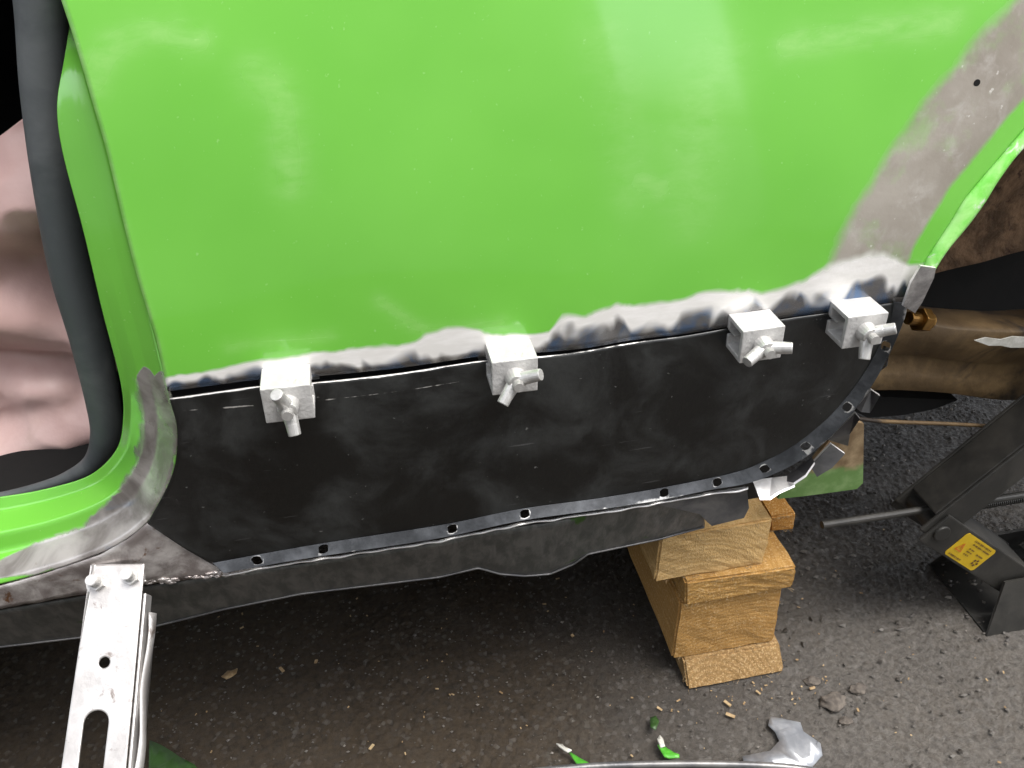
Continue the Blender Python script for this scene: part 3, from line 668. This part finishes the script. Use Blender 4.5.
while i < n_ - 1:
    if i in hole_i or (i + 1) in hole_i and False:
        k = i + 2
        if k > n_ - 1: k = n_ - 1
        A0, A1, B0, B1 = va[i], va[k], vb[i], vb[k]
        c = (A0.co + A1.co + B0.co + B1.co) / 4; du = ((A1.co - A0.co) + (B1.co - B0.co)) / 4; dv = ((B0.co - A0.co) + (B1.co - A1.co)) / 4
        rr = 0.0031; ring = []
        for q_ in range(16):
            an = math.pi * 2 * q_ / 16 - math.pi * 0.75
            v_ = bm.verts.new(c + du.normalized() * rr * 1.15 * math.cos(an) + dv.normalized() * rr * 0.85 * math.sin(an)); v_[lay] = 0.72; ring.append(v_)
        cor = [A0, A1, B1, B0]   # angles -135,-45,45,135
        for s_ in range(4):
            r4 = [ring[(s_ * 4 + t) % 16] for t in range(5)]
            ca, cb = cor[s_], cor[(s_ + 1) % 4]
            mids = []
            if s_ == 0: mids = [va[t] for t in range(i + 1, k)]
            if s_ == 2: mids = [vb[t] for t in range(k - 1, i, -1)]
            if mids:
                bm.faces.new([ca, mids[0], r4[2], r4[1], r4[0]]); bm.faces.new([mids[0], cb, r4[4], r4[3], r4[2]])
            else:
                bm.faces.new([ca, cb] + r4[::-1])
        i = k
    else:
        bm.faces.new([va[i], va[i+1], vb[i+1], vb[i]]); i += 1
bmesh.ops.recalc_face_normals(bm, faces=bm.faces)
fl = from_bm('panel_flange', bm, M['flange'], rp)
md = fl.modifiers.new('thickness', 'SOLIDIFY'); md.thickness = 0.0010; md.offset = 0

# ================================================================== PANEL CLAMPS
def clamp_parts(root, wing_ang, sc=1.0, open_a=130, fold=0.35):
    W_, Hh, Dp, t = 0.0238, 0.0200, 0.0195, 0.0028
    bm = bmesh.new()
    y0_, y1_ = -Dp, 0.0
    # box section, open at both sides and towards the panel, with two narrow feet
    f_ = .0056
    prof_ = [(y1_, Hh/2), (y0_, Hh/2), (y0_, -Hh/2), (y1_, -Hh/2), (y1_, -Hh/2+t+f_), (y1_-t, -Hh/2+t+f_), (y1_-t, -Hh/2+t), (y0_+t, -Hh/2+t), (y0_+t, Hh/2-t), (y1_-t, Hh/2-t), (y1_-t, Hh/2-t-f_), (y1_, Hh/2-t-f_)]
    vl = [bm.verts.new((-W_/2, y, z)) for y, z in prof_]; vr = [bm.verts.new((W_/2, y, z)) for y, z in prof_]; n_p = len(prof_)
    bm.faces.new(vl); bm.faces.new(vr[::-1])
    for k in range(n_p): bm.faces.new([vl[k], vr[k], vr[(k+1) % n_p], vl[(k+1) % n_p]])
    bmesh.ops.recalc_face_normals(bm, faces=bm.faces)
    out = [from_bm('clamp_body', bm, M['zinc'], root, bevel=0.0006)]
    bm = bmesh.new(); box_bm(bm, Vector((0, -0.0035, 0.0012)), (W_ * 0.96, 0.0120, 0.0011)); out.append(from_bm('blade', bm, M['zinc_bolt'], root, bevel=0.0002))
    bm = bmesh.new(); box_bm(bm, Vector((0, 0.0075, 0)), (0.030, 0.005, 0.006)); out.append(from_bm('backing_bar', bm, M['zinc_bolt'], root, bevel=0.0004))
    bm = bmesh.new(); cyl_bm(bm, (0, y0_ - 0.0105, 0), (0, 0.006, 0), 0.0026, seg=18)
    for k in range(9): cyl_bm(bm, (0, y0_ - 0.0100 + k * 0.0009, 0), (0, y0_ - 0.0096 + k * 0.0009, 0), 0.0029, seg=18)
    out.append(from_bm('threaded_stud', bm, M['zinc_bolt'], root, bevel=0))
    # wing nut: hub plus two flat-ended wings leaning forward
    bm = bmesh.new(); cyl_bm(bm, (0, y0_ + 0.0001, 0), (0, y0_ - 0.0065, 0), 0.0058, 0.0046, seg=20)
    for s_, a_ in ((0, wing_ang), (1, wing_ang + open_a)):
        an = math.radians(a_); d_ = Vector((math.cos(an), 0, math.sin(an)))
        p0 = d_ * 0.0025 + Vector((0, y0_ - 0.0040, 0)); p1 = d_ * 0.0075 + Vector((0, y0_ - 0.0062, 0)); p2 = d_ * 0.0128 + Vector((0, y0_ - 0.0090, 0))
        cyl_bm(bm, p0, p1, 0.0037, 0.0034, seg=22); cyl_bm(bm, p1 - (p1 - p0) * 0.1, p2, 0.0034, 0.0031, seg=22)
    out.append(from_bm('wing_nut', bm, M['zinc_bolt'], root, bevel=0.0005, smooth=False))
    return out
CL = [((288,406), 106, 172, 'panel clamp nearest the door opening, wing nut nearly upright', 0.0),
      ((515.5,378.5), 26, 203, 'second panel clamp from the door opening, wing nut slanting to lower left', 0.0),
      ((763,346.5), 6, 190, 'panel clamp below the blue tinted steel, wing nut lying almost level', 0.0),
      ((866,332.5), 24, 232, 'panel clamp nearest the wheel arch, one wing pointing straight down', 0.0)]
sw = np.array(seam_w)
for (fx, fy), wa, op, lab, tilt in CL:
    f3 = on_y(fx, fy, D0 - 0.0205)
    zsm = np.interp(f3.x, sw[:, 0], sw[:, 1]); k = np.interp(f3.x, sw[:, 0], np.gradient(sw[:, 1], sw[:, 0]))
    yb = side_y(f3.x, zsm) - 0.0010
    f3 = on_y(fx, fy, yb - 0.0205)
    root = empty('panel_clamp', (f3.x, yb, f3.z)); tag(root, lab, 'clamp', 'panel clamps along the cut')
    parts = clamp_parts(root, wa, open_a=op)
    for o in parts: o.matrix_parent_inverse = Matrix()
    root.rotation_euler = (math.radians(-1), math.atan(-k) * 0.6, 0)
    print('clamp', f3.x, f3.z, zsm)

# ================================================================== PROP STRUT bolted to the sill flange
st_top = on_y(118, 572, 0.366); T0 = st_top; dr = Vector((-0.012, -0.080, -0.054)).normalized()
SL = (T0.z - 0.004) / -dr.z
side = Vector((1, 0, 0)); side = (side - dr * side.dot(dr)).normalized(); nr = side.cross(dr).normalized()
if nr.z < 0: nr = -nr
strut = empty('prop_strut', T0 + dr * SL); tag(strut, 'pale steel slotted channel bolted to the sill by two bolts, sloping down outwards', 'bracket')
def S(a_, s_, h_=0): return T0 + dr * s_ + side * a_ + nr * h_
def wst(s_): return 0.0144 + 0.018 * min(s_, .12)   # half width
# face with slot and round holes, built as strips
bm = bmesh.new()
cuts = [0, .017, .034, .043, .046, .052, .056, .0640, .0705, .078, .200, .2065, .30, SL]
HOLES = [(0.049, -0.001, .0030)]
def quad(a0, s0, a1, s1): return
def ring_cell(bm, sa, sb, aL, aR, holes_path):
    """rectangle sa..sb x aL..aR with one inner outline (list of (a,s)), 16 pts clockwise from the corner (aL,sa)"""
    cor = [bm.verts.new(S(aL(sa), sa)), bm.verts.new(S(aR(sa), sa)), bm.verts.new(S(aR(sb), sb)), bm.verts.new(S(aL(sb), sb))]
    rg_ = [bm.verts.new(S(a_, s_)) for a_, s_ in holes_path]; n4 = len(rg_) // 4
    for q_ in range(4): bm.faces.new([cor[q_], cor[(q_+1) % 4]] + [rg_[(q_*n4 + t) % len(rg_)] for t in range(n4, -1, -1)])
aL = lambda s_: -wst(s_); aR = lambda s_: wst(s_)
def circ(ca, cs, r, ls=0.0):
    out = []
    for q_ in range(24):
        an = -math.pi * .75 + 2 * math.pi * q_ / 24; out.append((ca + r * math.cos(an), cs + r * math.sin(an) + (ls if math.sin(an) > 1e-6 else -ls)))
    return out
def plain(sa, sb): bm.faces.new([bm.verts.new(S(aL(sa), sa)), bm.verts.new(S(aR(sa), sa)), bm.verts.new(S(aR(sb), sb)), bm.verts.new(S(aL(sb), sb))])
plain(-0.004, .040); ring_cell(bm, .040, .056, aL, aR, circ(-.001, .048, .0028)); plain(.056, .066)
ring_cell(bm, .066, .150, aL, aR, circ(-.0015, .108, .0062, .030)); plain(.150, .17)
ring_cell(bm, .17, .26, aL, aR, circ(-.0015, .215, .0062, .030)); plain(.26, SL)
# side flanges
for sg, dpt in ((1, .011), (-1, .011)):
    ss = np.linspace(-0.004 if sg < 0 else 0.012, SL, 14)
    for s0, s1 in zip(ss[:-1], ss[1:]):
        f = [bm.verts.new(S(sg*wst(s0), s0)), bm.verts.new(S(sg*wst(s1), s1)), bm.verts.new(S(sg*wst(s1), s1, -dpt)), bm.verts.new(S(sg*wst(s0), s0, -dpt))]
        bm.faces.new(f if sg > 0 else f[::-1])
bmesh.ops.remove_doubles(bm, verts=bm.verts, dist=1e-5); bmesh.ops.recalc_face_normals(bm, faces=bm.faces)
o = from_bm('channel', bm, M['strut'], strut); md = o.modifiers.new('thickness', 'SOLIDIFY'); md.thickness = 0.0018; md.offset = -1; md.use_even_offset = True
bv = o.modifiers.new('bevel', 'BEVEL'); bv.width = 0.0008; bv.segments = 2; bv.limit_method = 'ANGLE'
V = []
for k in range(30):
    s_ = 0.022 + 0.12 * k / 29
    for h_, a_ in ((-.004, .0040 + .0015 * math.sin(k * .5)), (-.010, .0055 + .002 * math.sin(k * .4 + 1)), (-.017, .0030)): V.append(S(wst(s_) + a_ * .6, s_, h_))
mesh('torn_sheet_edge', V, gridfaces(30, 3), M['strut'], strut, thick=0.001)
for a_, s_ in ((-.0095, .006), (.0082, .0035)):
    bm = bmesh.new(); c0 = S(a_, s_, 0)
    cyl_bm(bm, c0 + nr * -.002, c0 + nr * .0013, .0062, seg=24); cyl_bm(bm, c0 + nr * .0012, c0 + nr * .0052, .0046, seg=6); cyl_bm(bm, c0 + nr * -.012, c0 + nr * .0125, .0028, seg=16)
    for k in range(7): cyl_bm(bm, c0 + nr * (.0055 + k * .001), c0 + nr * (.0059 + k * .001), .0031, seg=16)
    from_bm('bolt', bm, M['zinc_bolt'], strut, bevel=0)

# ================================================================== TIMBER STACK
def timber(name, label, front_y, x0_, x1_, z0_, z1_, depth, mat, yaw=0.0, slope=0.0, jit=0.0015, group='timber offcuts stacked under the sill'):
    """sawn block: subdivided box, slightly uneven edges, optional sloping sawn end"""
    W_, Hh = x1_ - x0_, z1_ - z0_
    bm = bmesh.new(); box_bm(bm, Vector((0, depth / 2, Hh / 2)), (W_, depth, Hh))
    for v_ in bm.verts:
        if v_.co.y < depth * .3 and slope: v_.co.y += slope * (v_.co.z / Hh)
        v_.co += Vector((random.uniform(-jit, jit), random.uniform(-jit, jit), 0))
    bmesh.ops.bevel(bm, geom=list(bm.edges), offset=0.0016, segments=2, affect='EDGES')
    bmesh.ops.subdivide_edges(bm, edges=[e for e in bm.edges if e.calc_length() > 0.02], cuts=9, use_grid_fill=True)
    for v_ in bm.verts:
        n_ = mnoise.noise(Vector(v_.co) * 70 + Vector((x0_ * 90, z0_ * 77, 0)))
        if 0.001 < v_.co.z < Hh - .001: v_.co += v_.normal * (n_ * 0.0010 + 0.0009 * mnoise.noise(Vector(v_.co) * 260))
    o = from_bm(name, bm, mat, None, smooth=False)
    o.location = ((x0_ + x1_) / 2, front_y, z0_); o.rotation_euler.z = yaw
    tag(o, label, 'timber', group)
    bm = bmesh.new()
    for k in range(46):
        e_ = random.random() < .6
        c = Vector((random.uniform(-W_/2, W_/2), random.uniform(-.0004, .0004), random.choice((.0006, Hh - .0006)))) if e_ else Vector((random.choice((-1, 1)) * (W_/2 - .0005), random.uniform(0, .02), random.uniform(.001, Hh - .001)))
        if slope and c.z > Hh / 2 and e_: c.y += slope
        d_ = Vector((random.uniform(-1, 1), random.uniform(-1.2, .1), random.uniform(-.6, .6))).normalized()
        cyl_bm(bm, c, c + d_ * random.uniform(.0015, .0050), .00022, .00008, seg=3)
    sp_ = from_bm('splinters', bm, M['chip'], None); sp_.parent = o; sp_['kind'] = 'stuff'
    return o
def bx(pxl, pxr, pyl, Y): return on_y(pxl, pyl, Y).x, on_y(pxr, pyl, Y).x
# base: its bottom front edge lies on the ground
p0, p1 = on_z(686, 690), on_z(783, 674); yD = (p0.y + p1.y) / 2; yawD = math.atan2(p1.y - p0.y, p1.x - p0.x)
hD = 0.020
timber('timber_offcut', 'bottom plank of the timber stack, its end sawn at a slant', yD, p0.x, p1.x, 0.0012, hD, 0.20, M['wood_d'], yawD * .5, 0.014)
yC = yD + 0.017
a_, b2 = on_y(674, 656, yC), on_y(771, 645, yC); zC1 = (on_y(674, 601, yC).z + on_y(771, 590, yC).z) / 2
print('base', p0, p1, yD, 'C', a_, b2, zC1)
timber('timber_block', 'big square orange block in the middle of the timber stack', yC, a_.x, b2.x, hD, zC1, 0.19, M['wood_c'])
yB = yC - 0.004
a_, b2 = on_y(685, 601, yB), on_y(791, 588, yB); zB1 = zC1 + (on_y(684, 579, yB).z - on_y(685, 601, yB).z)
timber('timber_offcut', 'thin plank overhanging the big block on the right', yB, a_.x, b2.x, zC1, zB1, 0.15, M['wood_b'])
yA = yB + 0.006
a_, b2 = on_y(658, 568, yA), on_y(766, 558, yA); zA1 = zB1 + 0.045
print('A', a_, b2, zB1, on_y(656, 537, yA), on_y(766, 508, yA))
timber('timber_block', 'pale block on top of the stack, directly under the sill', yA, a_.x, b2.x, zB1, zA1, 0.10, M['wood_a'])
a_, b2 = on_y(768, 538, yA + .03), on_y(791, 536, yA + .03)
timber('timber_offcut', 'small orange offcut behind the pale top block', yA + .03, a_.x, b2.x, zB1, zB1 + 0.016, 0.06, M['wood_e'])
# saddle of the floor resting on the stack (hidden sill box)
bm = bmesh.new(); xa, xb = a_.x - .10, a_.x - .01
box_bm(bm, Vector(((xa + xb) / 2, yA + .06, (zA1 + 0.226) / 2)), (xb - xa, 0.07, 0.226 - zA1)); from_bm('floor_crossmember', bm, M['void'], car)

# ================================================================== SCISSOR JACK
YJ = 0.425
hinge = on_y(925, 514, YJ); print('hinge', hinge)
jx, jz = hinge.x, hinge.z
cx = jx + 0.120; base = (cx, YJ, 0.0)
jack = empty('scissor_jack', base); tag(jack, 'black scissor jack under the wheel arch, yellow warning sticker on its arm', 'jack')
def arm(name, a_, b2, wdt, dep, parent=jack):
    """pressed U-channel arm between two pivots in the XZ plane"""
    a_, b2 = Vector(a_), Vector(b2); d_ = (b2 - a_); L = d_.length; an = math.atan2(d_.z, d_.x)
    bm = bmesh.new(); t = .003
    for s_ in (-1, 1): box_bm(bm, Vector((L/2, s_ * dep / 2, 0)), (L + .018, t, wdt))
    box_bm(bm, Vector((L/2 + .003, 0, wdt/2 - t*.55)), (L * .94, dep - t*1.01, t))
    M_ = Matrix.Translation(a_) @ Matrix.Rotation(-an, 4, 'Y')
    bmesh.ops.transform(bm, matrix=M_, verts=bm.verts)
    return from_bm(name, bm, M['jack'], parent, bevel=.0012), M_, L
H_L = Vector((jx, YJ, jz)); H_R = Vector((2 * cx - jx, YJ, jz)); B_L = Vector((cx - .02, YJ, 0.030)); B_R = Vector((cx + .02, YJ, 0.030))
T_L = Vector((cx - .02, YJ, 2 * jz - .005)); T_R = Vector((cx + .02, YJ, 2 * jz - .005))
la, ML, LL = arm('lower_arm', H_L, B_L, .030, .040)
arm('lower_arm', B_R, H_R, .030, .034); arm('upper_arm', H_L, T_L, .028, .034); arm('upper_arm', T_R, H_R, .028, .040)
for p_, nm in ((H_L, 'trunnion'), (H_R, 'trunnion')):
    bm = bmesh.new(); cyl_bm(bm, p_ + Vector((0, -.0235, 0)), p_ + Vector((0, .0235, 0)), .007, seg=20); from_bm(nm, bm, M['jack'], jack, bevel=.001)
bm = bmesh.new(); a_ = on_y(822, 525, YJ); cyl_bm(bm, Vector((a_.x, YJ, a_.z)), Vector((2 * cx - jx + .03, YJ, jz)), .0031, seg=14)
for k in range(150):
    x_ = jx + .012 + k * .0018; 
    if x_ < 2 * cx - jx: cyl_bm(bm, Vector((x_, YJ, jz)), Vector((x_ + .0008, YJ, jz)), .0037, seg=12)
from_bm('screw', bm, M['jack'], jack)
# pressed base: flat pan with flared cheeks
V = [(cx-.058,YJ-.040,.001),(cx+.058,YJ-.040,.001),(cx+.058,YJ+.040,.001),(cx-.058,YJ+.040,.001),
     (cx-.045,YJ-.024,.045),(cx+.045,YJ-.024,.045),(cx+.045,YJ+.024,.045),(cx-.045,YJ+.024,.045),(cx-.075,YJ-.036,.006),(cx+.075,YJ-.036,.006)]
mesh('base_plate', V[:8], [(0,1,2,3),(0,4,5,1),(2,6,7,3)], M['jack'], jack, smooth=False, thick=.0025)
bm = bmesh.new(); box_bm(bm, Vector((cx, YJ, 2*jz - .012)), (.075, .046, .010)); from_bm('saddle', bm, M['jack'], jack, bevel=.002)
bm = bmesh.new(); box_bm(bm, Vector((cx, YJ + .02, (2*jz - .007 + .30) / 2)), (.06, .05, .30 - (2*jz - .007))); from_bm('jacking_point', bm, M['void'], car, bevel=.003)
# sticker on the near cheek of the lower arm
yf = -.040/2 - .0015 - .0004
def on_arm(u_, v_, h_=0): return ML @ Vector((u_, yf - h_, v_))
def stick(name, pts, h_, t, mat): return plate(name, [on_arm(u_, v_, h_) for u_, v_ in pts], (0, 1, 0), t, mat, la)
su0, su1, sv0, sv1 = .022, .066, -.0125, .0125
rc = .002
stick('warning_sticker', [(su0+rc,sv0),(su1-rc,sv0),(su1,sv0+rc),(su1,sv1-rc),(su1-rc,sv1),(su0+rc,sv1),(su0,sv1-rc),(su0,sv0+rc)], .0, .0003, M['yellow'])
bm = bmesh.new()
def bar(u0, u1, v0, v1):
    bm.faces.new([bm.verts.new(on_arm(a_, b2, .0005)) for a_, b2 in ((u0, v0), (u1, v0), (u1, v1), (u0, v1))])
def textline(u0, u1, vc, h_):
    u_ = u0
    while u_ < u1 - .0005:
        l_ = random.choice((.0007, .0009, .0011)); bar(u_, min(u1, u_ + l_), vc - h_ / 2 * random.uniform(.7, 1), vc + h_ / 2); u_ += l_ + random.choice((.0004, .0004, .0011))
textline(.0355, .0600, .0098, .0018); textline(.0375, .0620, .0066, .0016); textline(.0255, .0425, -.0100, .0018)
for vv in (.0022, -.0008, -.0038): textline(.0385, .0465, vv, .0013)
for a0 in range(5):
    an = a0 * 1.25; c_u, c_v = .0585 + .0028 * math.cos(an), -.0052 + .0026 * math.sin(an); bar(c_u - .0011, c_u + .0011, c_v - .0009, c_v + .0010)
textline(.0510, .0610, .0010, .0016)
from_bm('sticker_print', bm, M['print'], la)
bm = bmesh.new(); tri = [(.0250, -.0045), (.0345, -.0045), (.02975, .0042)]; ctr_ = (.02975, -.0016)
for k in range(3):
    a_, b2 = tri[k], tri[(k+1) % 3]; ia = tuple(np.array(a_) * .66 + np.array(ctr_) * .34); ib = tuple(np.array(b2) * .66 + np.array(ctr_) * .34)
    bm.faces.new([bm.verts.new(on_arm(*q_, .0005)) for q_ in (a_, b2, ib, ia)])
bar(.0294, .0301, -.0018, .0012); bar(.0294, .0301, -.0030, -.0023)
from_bm('warning_triangle', bm, M['orange_print'], la)

# ================================================================== CAR SEAT behind the door opening
def draped(name, pts, seed, Yb, bul, parent, slant=0.0, thick=.012):
    """upholstery skin: outline rows of (left px, right px, y px) measured on the plane Y=Yb, pushed out into folds"""
    n_, m_ = 90, 90; rows_ = spline(pts, n_, by=[(0, p_[2]) for p_ in pts]); V = []
    for i in range(n_):
        l_, r_, y_ = rows_[i]
        for k in range(m_):
            t = k / (m_-1); x = l_ + (r_ - l_) * t; yy = y_ + slant * (1 - i / (n_-1)) * (40 - x) * .68 + 5 * math.sin(i * .16 + t * 3)
            q_ = on_y(x, yy, Yb)
            fold = 0
            for ridge, wd, am, sl_ in bul:
                dd_ = (yy - ridge - sl_ * (x - 40)) / wd; fold += am * math.exp(-dd_ * dd_)
            nz = mnoise.noise(Vector((x * .013, yy * .018, seed))) * .012 + .004 * abs(mnoise.noise(Vector((x * .02 + yy * .012, yy * .03 - x * .015, seed + 3))))
            edge_ = .03 * max(0, t - .8) ** 2 * 25 * 0.3
            V.append((q_.x, q_.y - fold + nz + edge_, q_.z))
    return mesh(name, V, gridfaces(n_, m_), M['seat'], parent, thick=-thick)
seat = draped('seat', [(-260,56,104),(-260,64,150),(-260,84,220),(-260,100,290),(-260,112,350)], 2.0, .52, [(185,60,.034,-.5),(262,22,-.010,.55),(318,30,.022,.22)], car, 1.0)
seat['label'] = 'pinkish crumpled vinyl seat seen through the door opening'
draped('seat_cushion', [(-260,108,342),(-260,112,372),(-260,122,410),(-260,128,445),(-260,120,478)], 5.0, .515, [(366,12,-.016,.12),(388,16,.006,-.3),(434,26,.026,-.30),(486,18,-.03,-.3)], seat)

# ================================================================== DEBRIS
def flat(name, pts, label, cat, mat, t=.0012, z=.004, curl=0.0, group=None, top=None):
    P3 = [on_z(x, y, z) for x, y in pts]; c = sum(P3, Vector()) / len(P3)
    bm = bmesh.new(); vs_ = [bm.verts.new(p_ - c) for p_ in P3]; f = bm.faces.new(vs_)
    r = bmesh.ops.triangulate(bm, faces=[f]); bmesh.ops.subdivide_edges(bm, edges=bm.edges, cuts=2)
    R_ = max(p_.length for p_ in [v_.co for v_ in bm.verts])
    for v_ in bm.verts:
        q_ = v_.co / R_; v_.co.z += curl * (q_.x * q_.x * 1.2 - .4 * q_.y + .5 * mnoise.noise(q_ * 2 + c * 50))
    zmin = min(v_.co.z for v_ in bm.verts)
    o = from_bm(name, bm, mat, None, smooth=True); o.location = (c.x, c.y, z - zmin)
    md = o.modifiers.new('thickness', 'SOLIDIFY'); md.thickness = t
    tag(o, label, cat, group); return o
flat('metal_offcut', [(742,758),(770,752),(779,742),(775,733),(768,726),(770,717),(800,724),(803,733),(820,745),(822,757),(812,768),(775,775),(745,772)], 'torn grey sheet metal offcut lying on the ground at the bottom edge', 'scrap', M['scrap'], .0011, .003, .0012)
flat('paint_flake', [(657,748),(662,745),(670,752),(679,758),(679,762),(664,760)], 'bright green paint flake beside the end of the dark rod', 'paint flake', M['paint_flake'], .001, .004, .004, 'paint flakes on the ground')
flat('paint_flake', [(657,741),(660,736),(663,741),(665,749),(660,750)], 'small pale flake just above the bright green flake', 'paint flake', M['white_flake'], .001, .005, .003, 'paint flakes on the ground')
flat('paint_flake', [(568,752),(588,764),(592,769),(578,768)], 'curled green and white flake left of the others', 'paint flake', M['paint_flake'], .001, .004, .003, 'paint flakes on the ground')
flat('paint_flake', [(556,746),(562,745),(572,753),(568,755)], 'white tip curl of the leftmost flake', 'paint flake', M['white_flake'], .001, .005, .003, 'paint flakes on the ground')
flat('leaf', [(650,718),(656,717),(659,724),(655,733),(650,730)], 'small dull green leaf above the paint flakes', 'leaf', M['leaf'], .0006, .004, .003)
flat('leaf', [(150,742),(162,746),(178,756),(196,768),(205,780),(170,785),(150,775)], 'long green leaf on the ground beside the steel strut', 'leaf', M['leaf'], .0006, .003, .004)
flat('wood_chip', [(222,679),(228,672),(238,670),(237,675),(227,681)], 'pale wood chip lying alone in the shade under the sill', 'wood chip', M['chip'], .001, .004, .002)
tube('metal_rod', [tuple(on_z(x, y, .006)) for x, y in [(470,779),(540,771),(600,766),(680,764),(750,765),(795,768),(830,774)]], .0026, M['dark_steel'], None, n=50, seg=10)
tag(bpy.data.objects['metal_rod'], 'thin dark bent rod along the bottom edge of the picture', 'rod')
# torn white strip caught on the subframe beam
wp = [(974,340),(985,337),(1000,339),(1012,336),(1030,337),(1030,347),(1010,347),(1000,345),(988,345)]
o = plate('white_strip', [on_y(x, y, .4515) for x, y in wp], (0, -1, 0), .001, M['white_flake']); tag(o, 'torn white strip stuck to the brown beam in the wheel arch', 'tape')
def clod(px, py, s, label):
    p_ = on_z(px, py, 0); bm = bmesh.new(); bmesh.ops.create_icosphere(bm, subdivisions=3, radius=1)
    for v_ in bm.verts:
        n_ = 1 + .45 * mnoise.noise(v_.co * 1.6 + p_ * 80) + .2 * mnoise.noise(v_.co * 4 + p_ * 50); v_.co = Vector((v_.co.x * s, v_.co.y * s * .7, v_.co.z * s * .38)) * n_
    o = from_bm('dirt_clod', bm, M['crumb'], None, smooth=True); o.location = p_ + Vector((0, 0, s * .22)); tag(o, label, 'dirt clod', 'crumbled dirt on the asphalt')
clod(833, 703, .010, 'largest crumbled dirt clod, right of the timber stack'); clod(812, 682, .006, 'small dirt clod between the timber stack and the largest clod'); clod(858, 690, .0065, 'dirt clod just right of the largest clod'); clod(845, 722, .005, 'small dirt clod above the metal offcut')
bm = bmesh.new()
for i in range(200):
    px, py = random.uniform(160, 1024), random.uniform(520, 768)
    if i % 3 == 0: px, py = random.gauss(740, 60), random.gauss(690, 22)
    if py > 770: continue
    p_ = on_z(px, py, .0015); s = random.uniform(.0004, .0012) if random.random() < .93 else random.uniform(.0014, .0024)
    vv = box_bm(bm, p_ + Vector((0, 0, s * .4)), (s * random.uniform(.8, 3.0), s, s * .5), Matrix.Rotation(random.uniform(0, 6.3), 3, 'Z') @ Matrix.Rotation(random.uniform(-.5, .5), 3, 'X'))
o = from_bm('wood_shavings', bm, M['chip'], None); tag(o, 'scattered wood shavings and crumbs on the asphalt', 'wood shavings', kind='stuff')
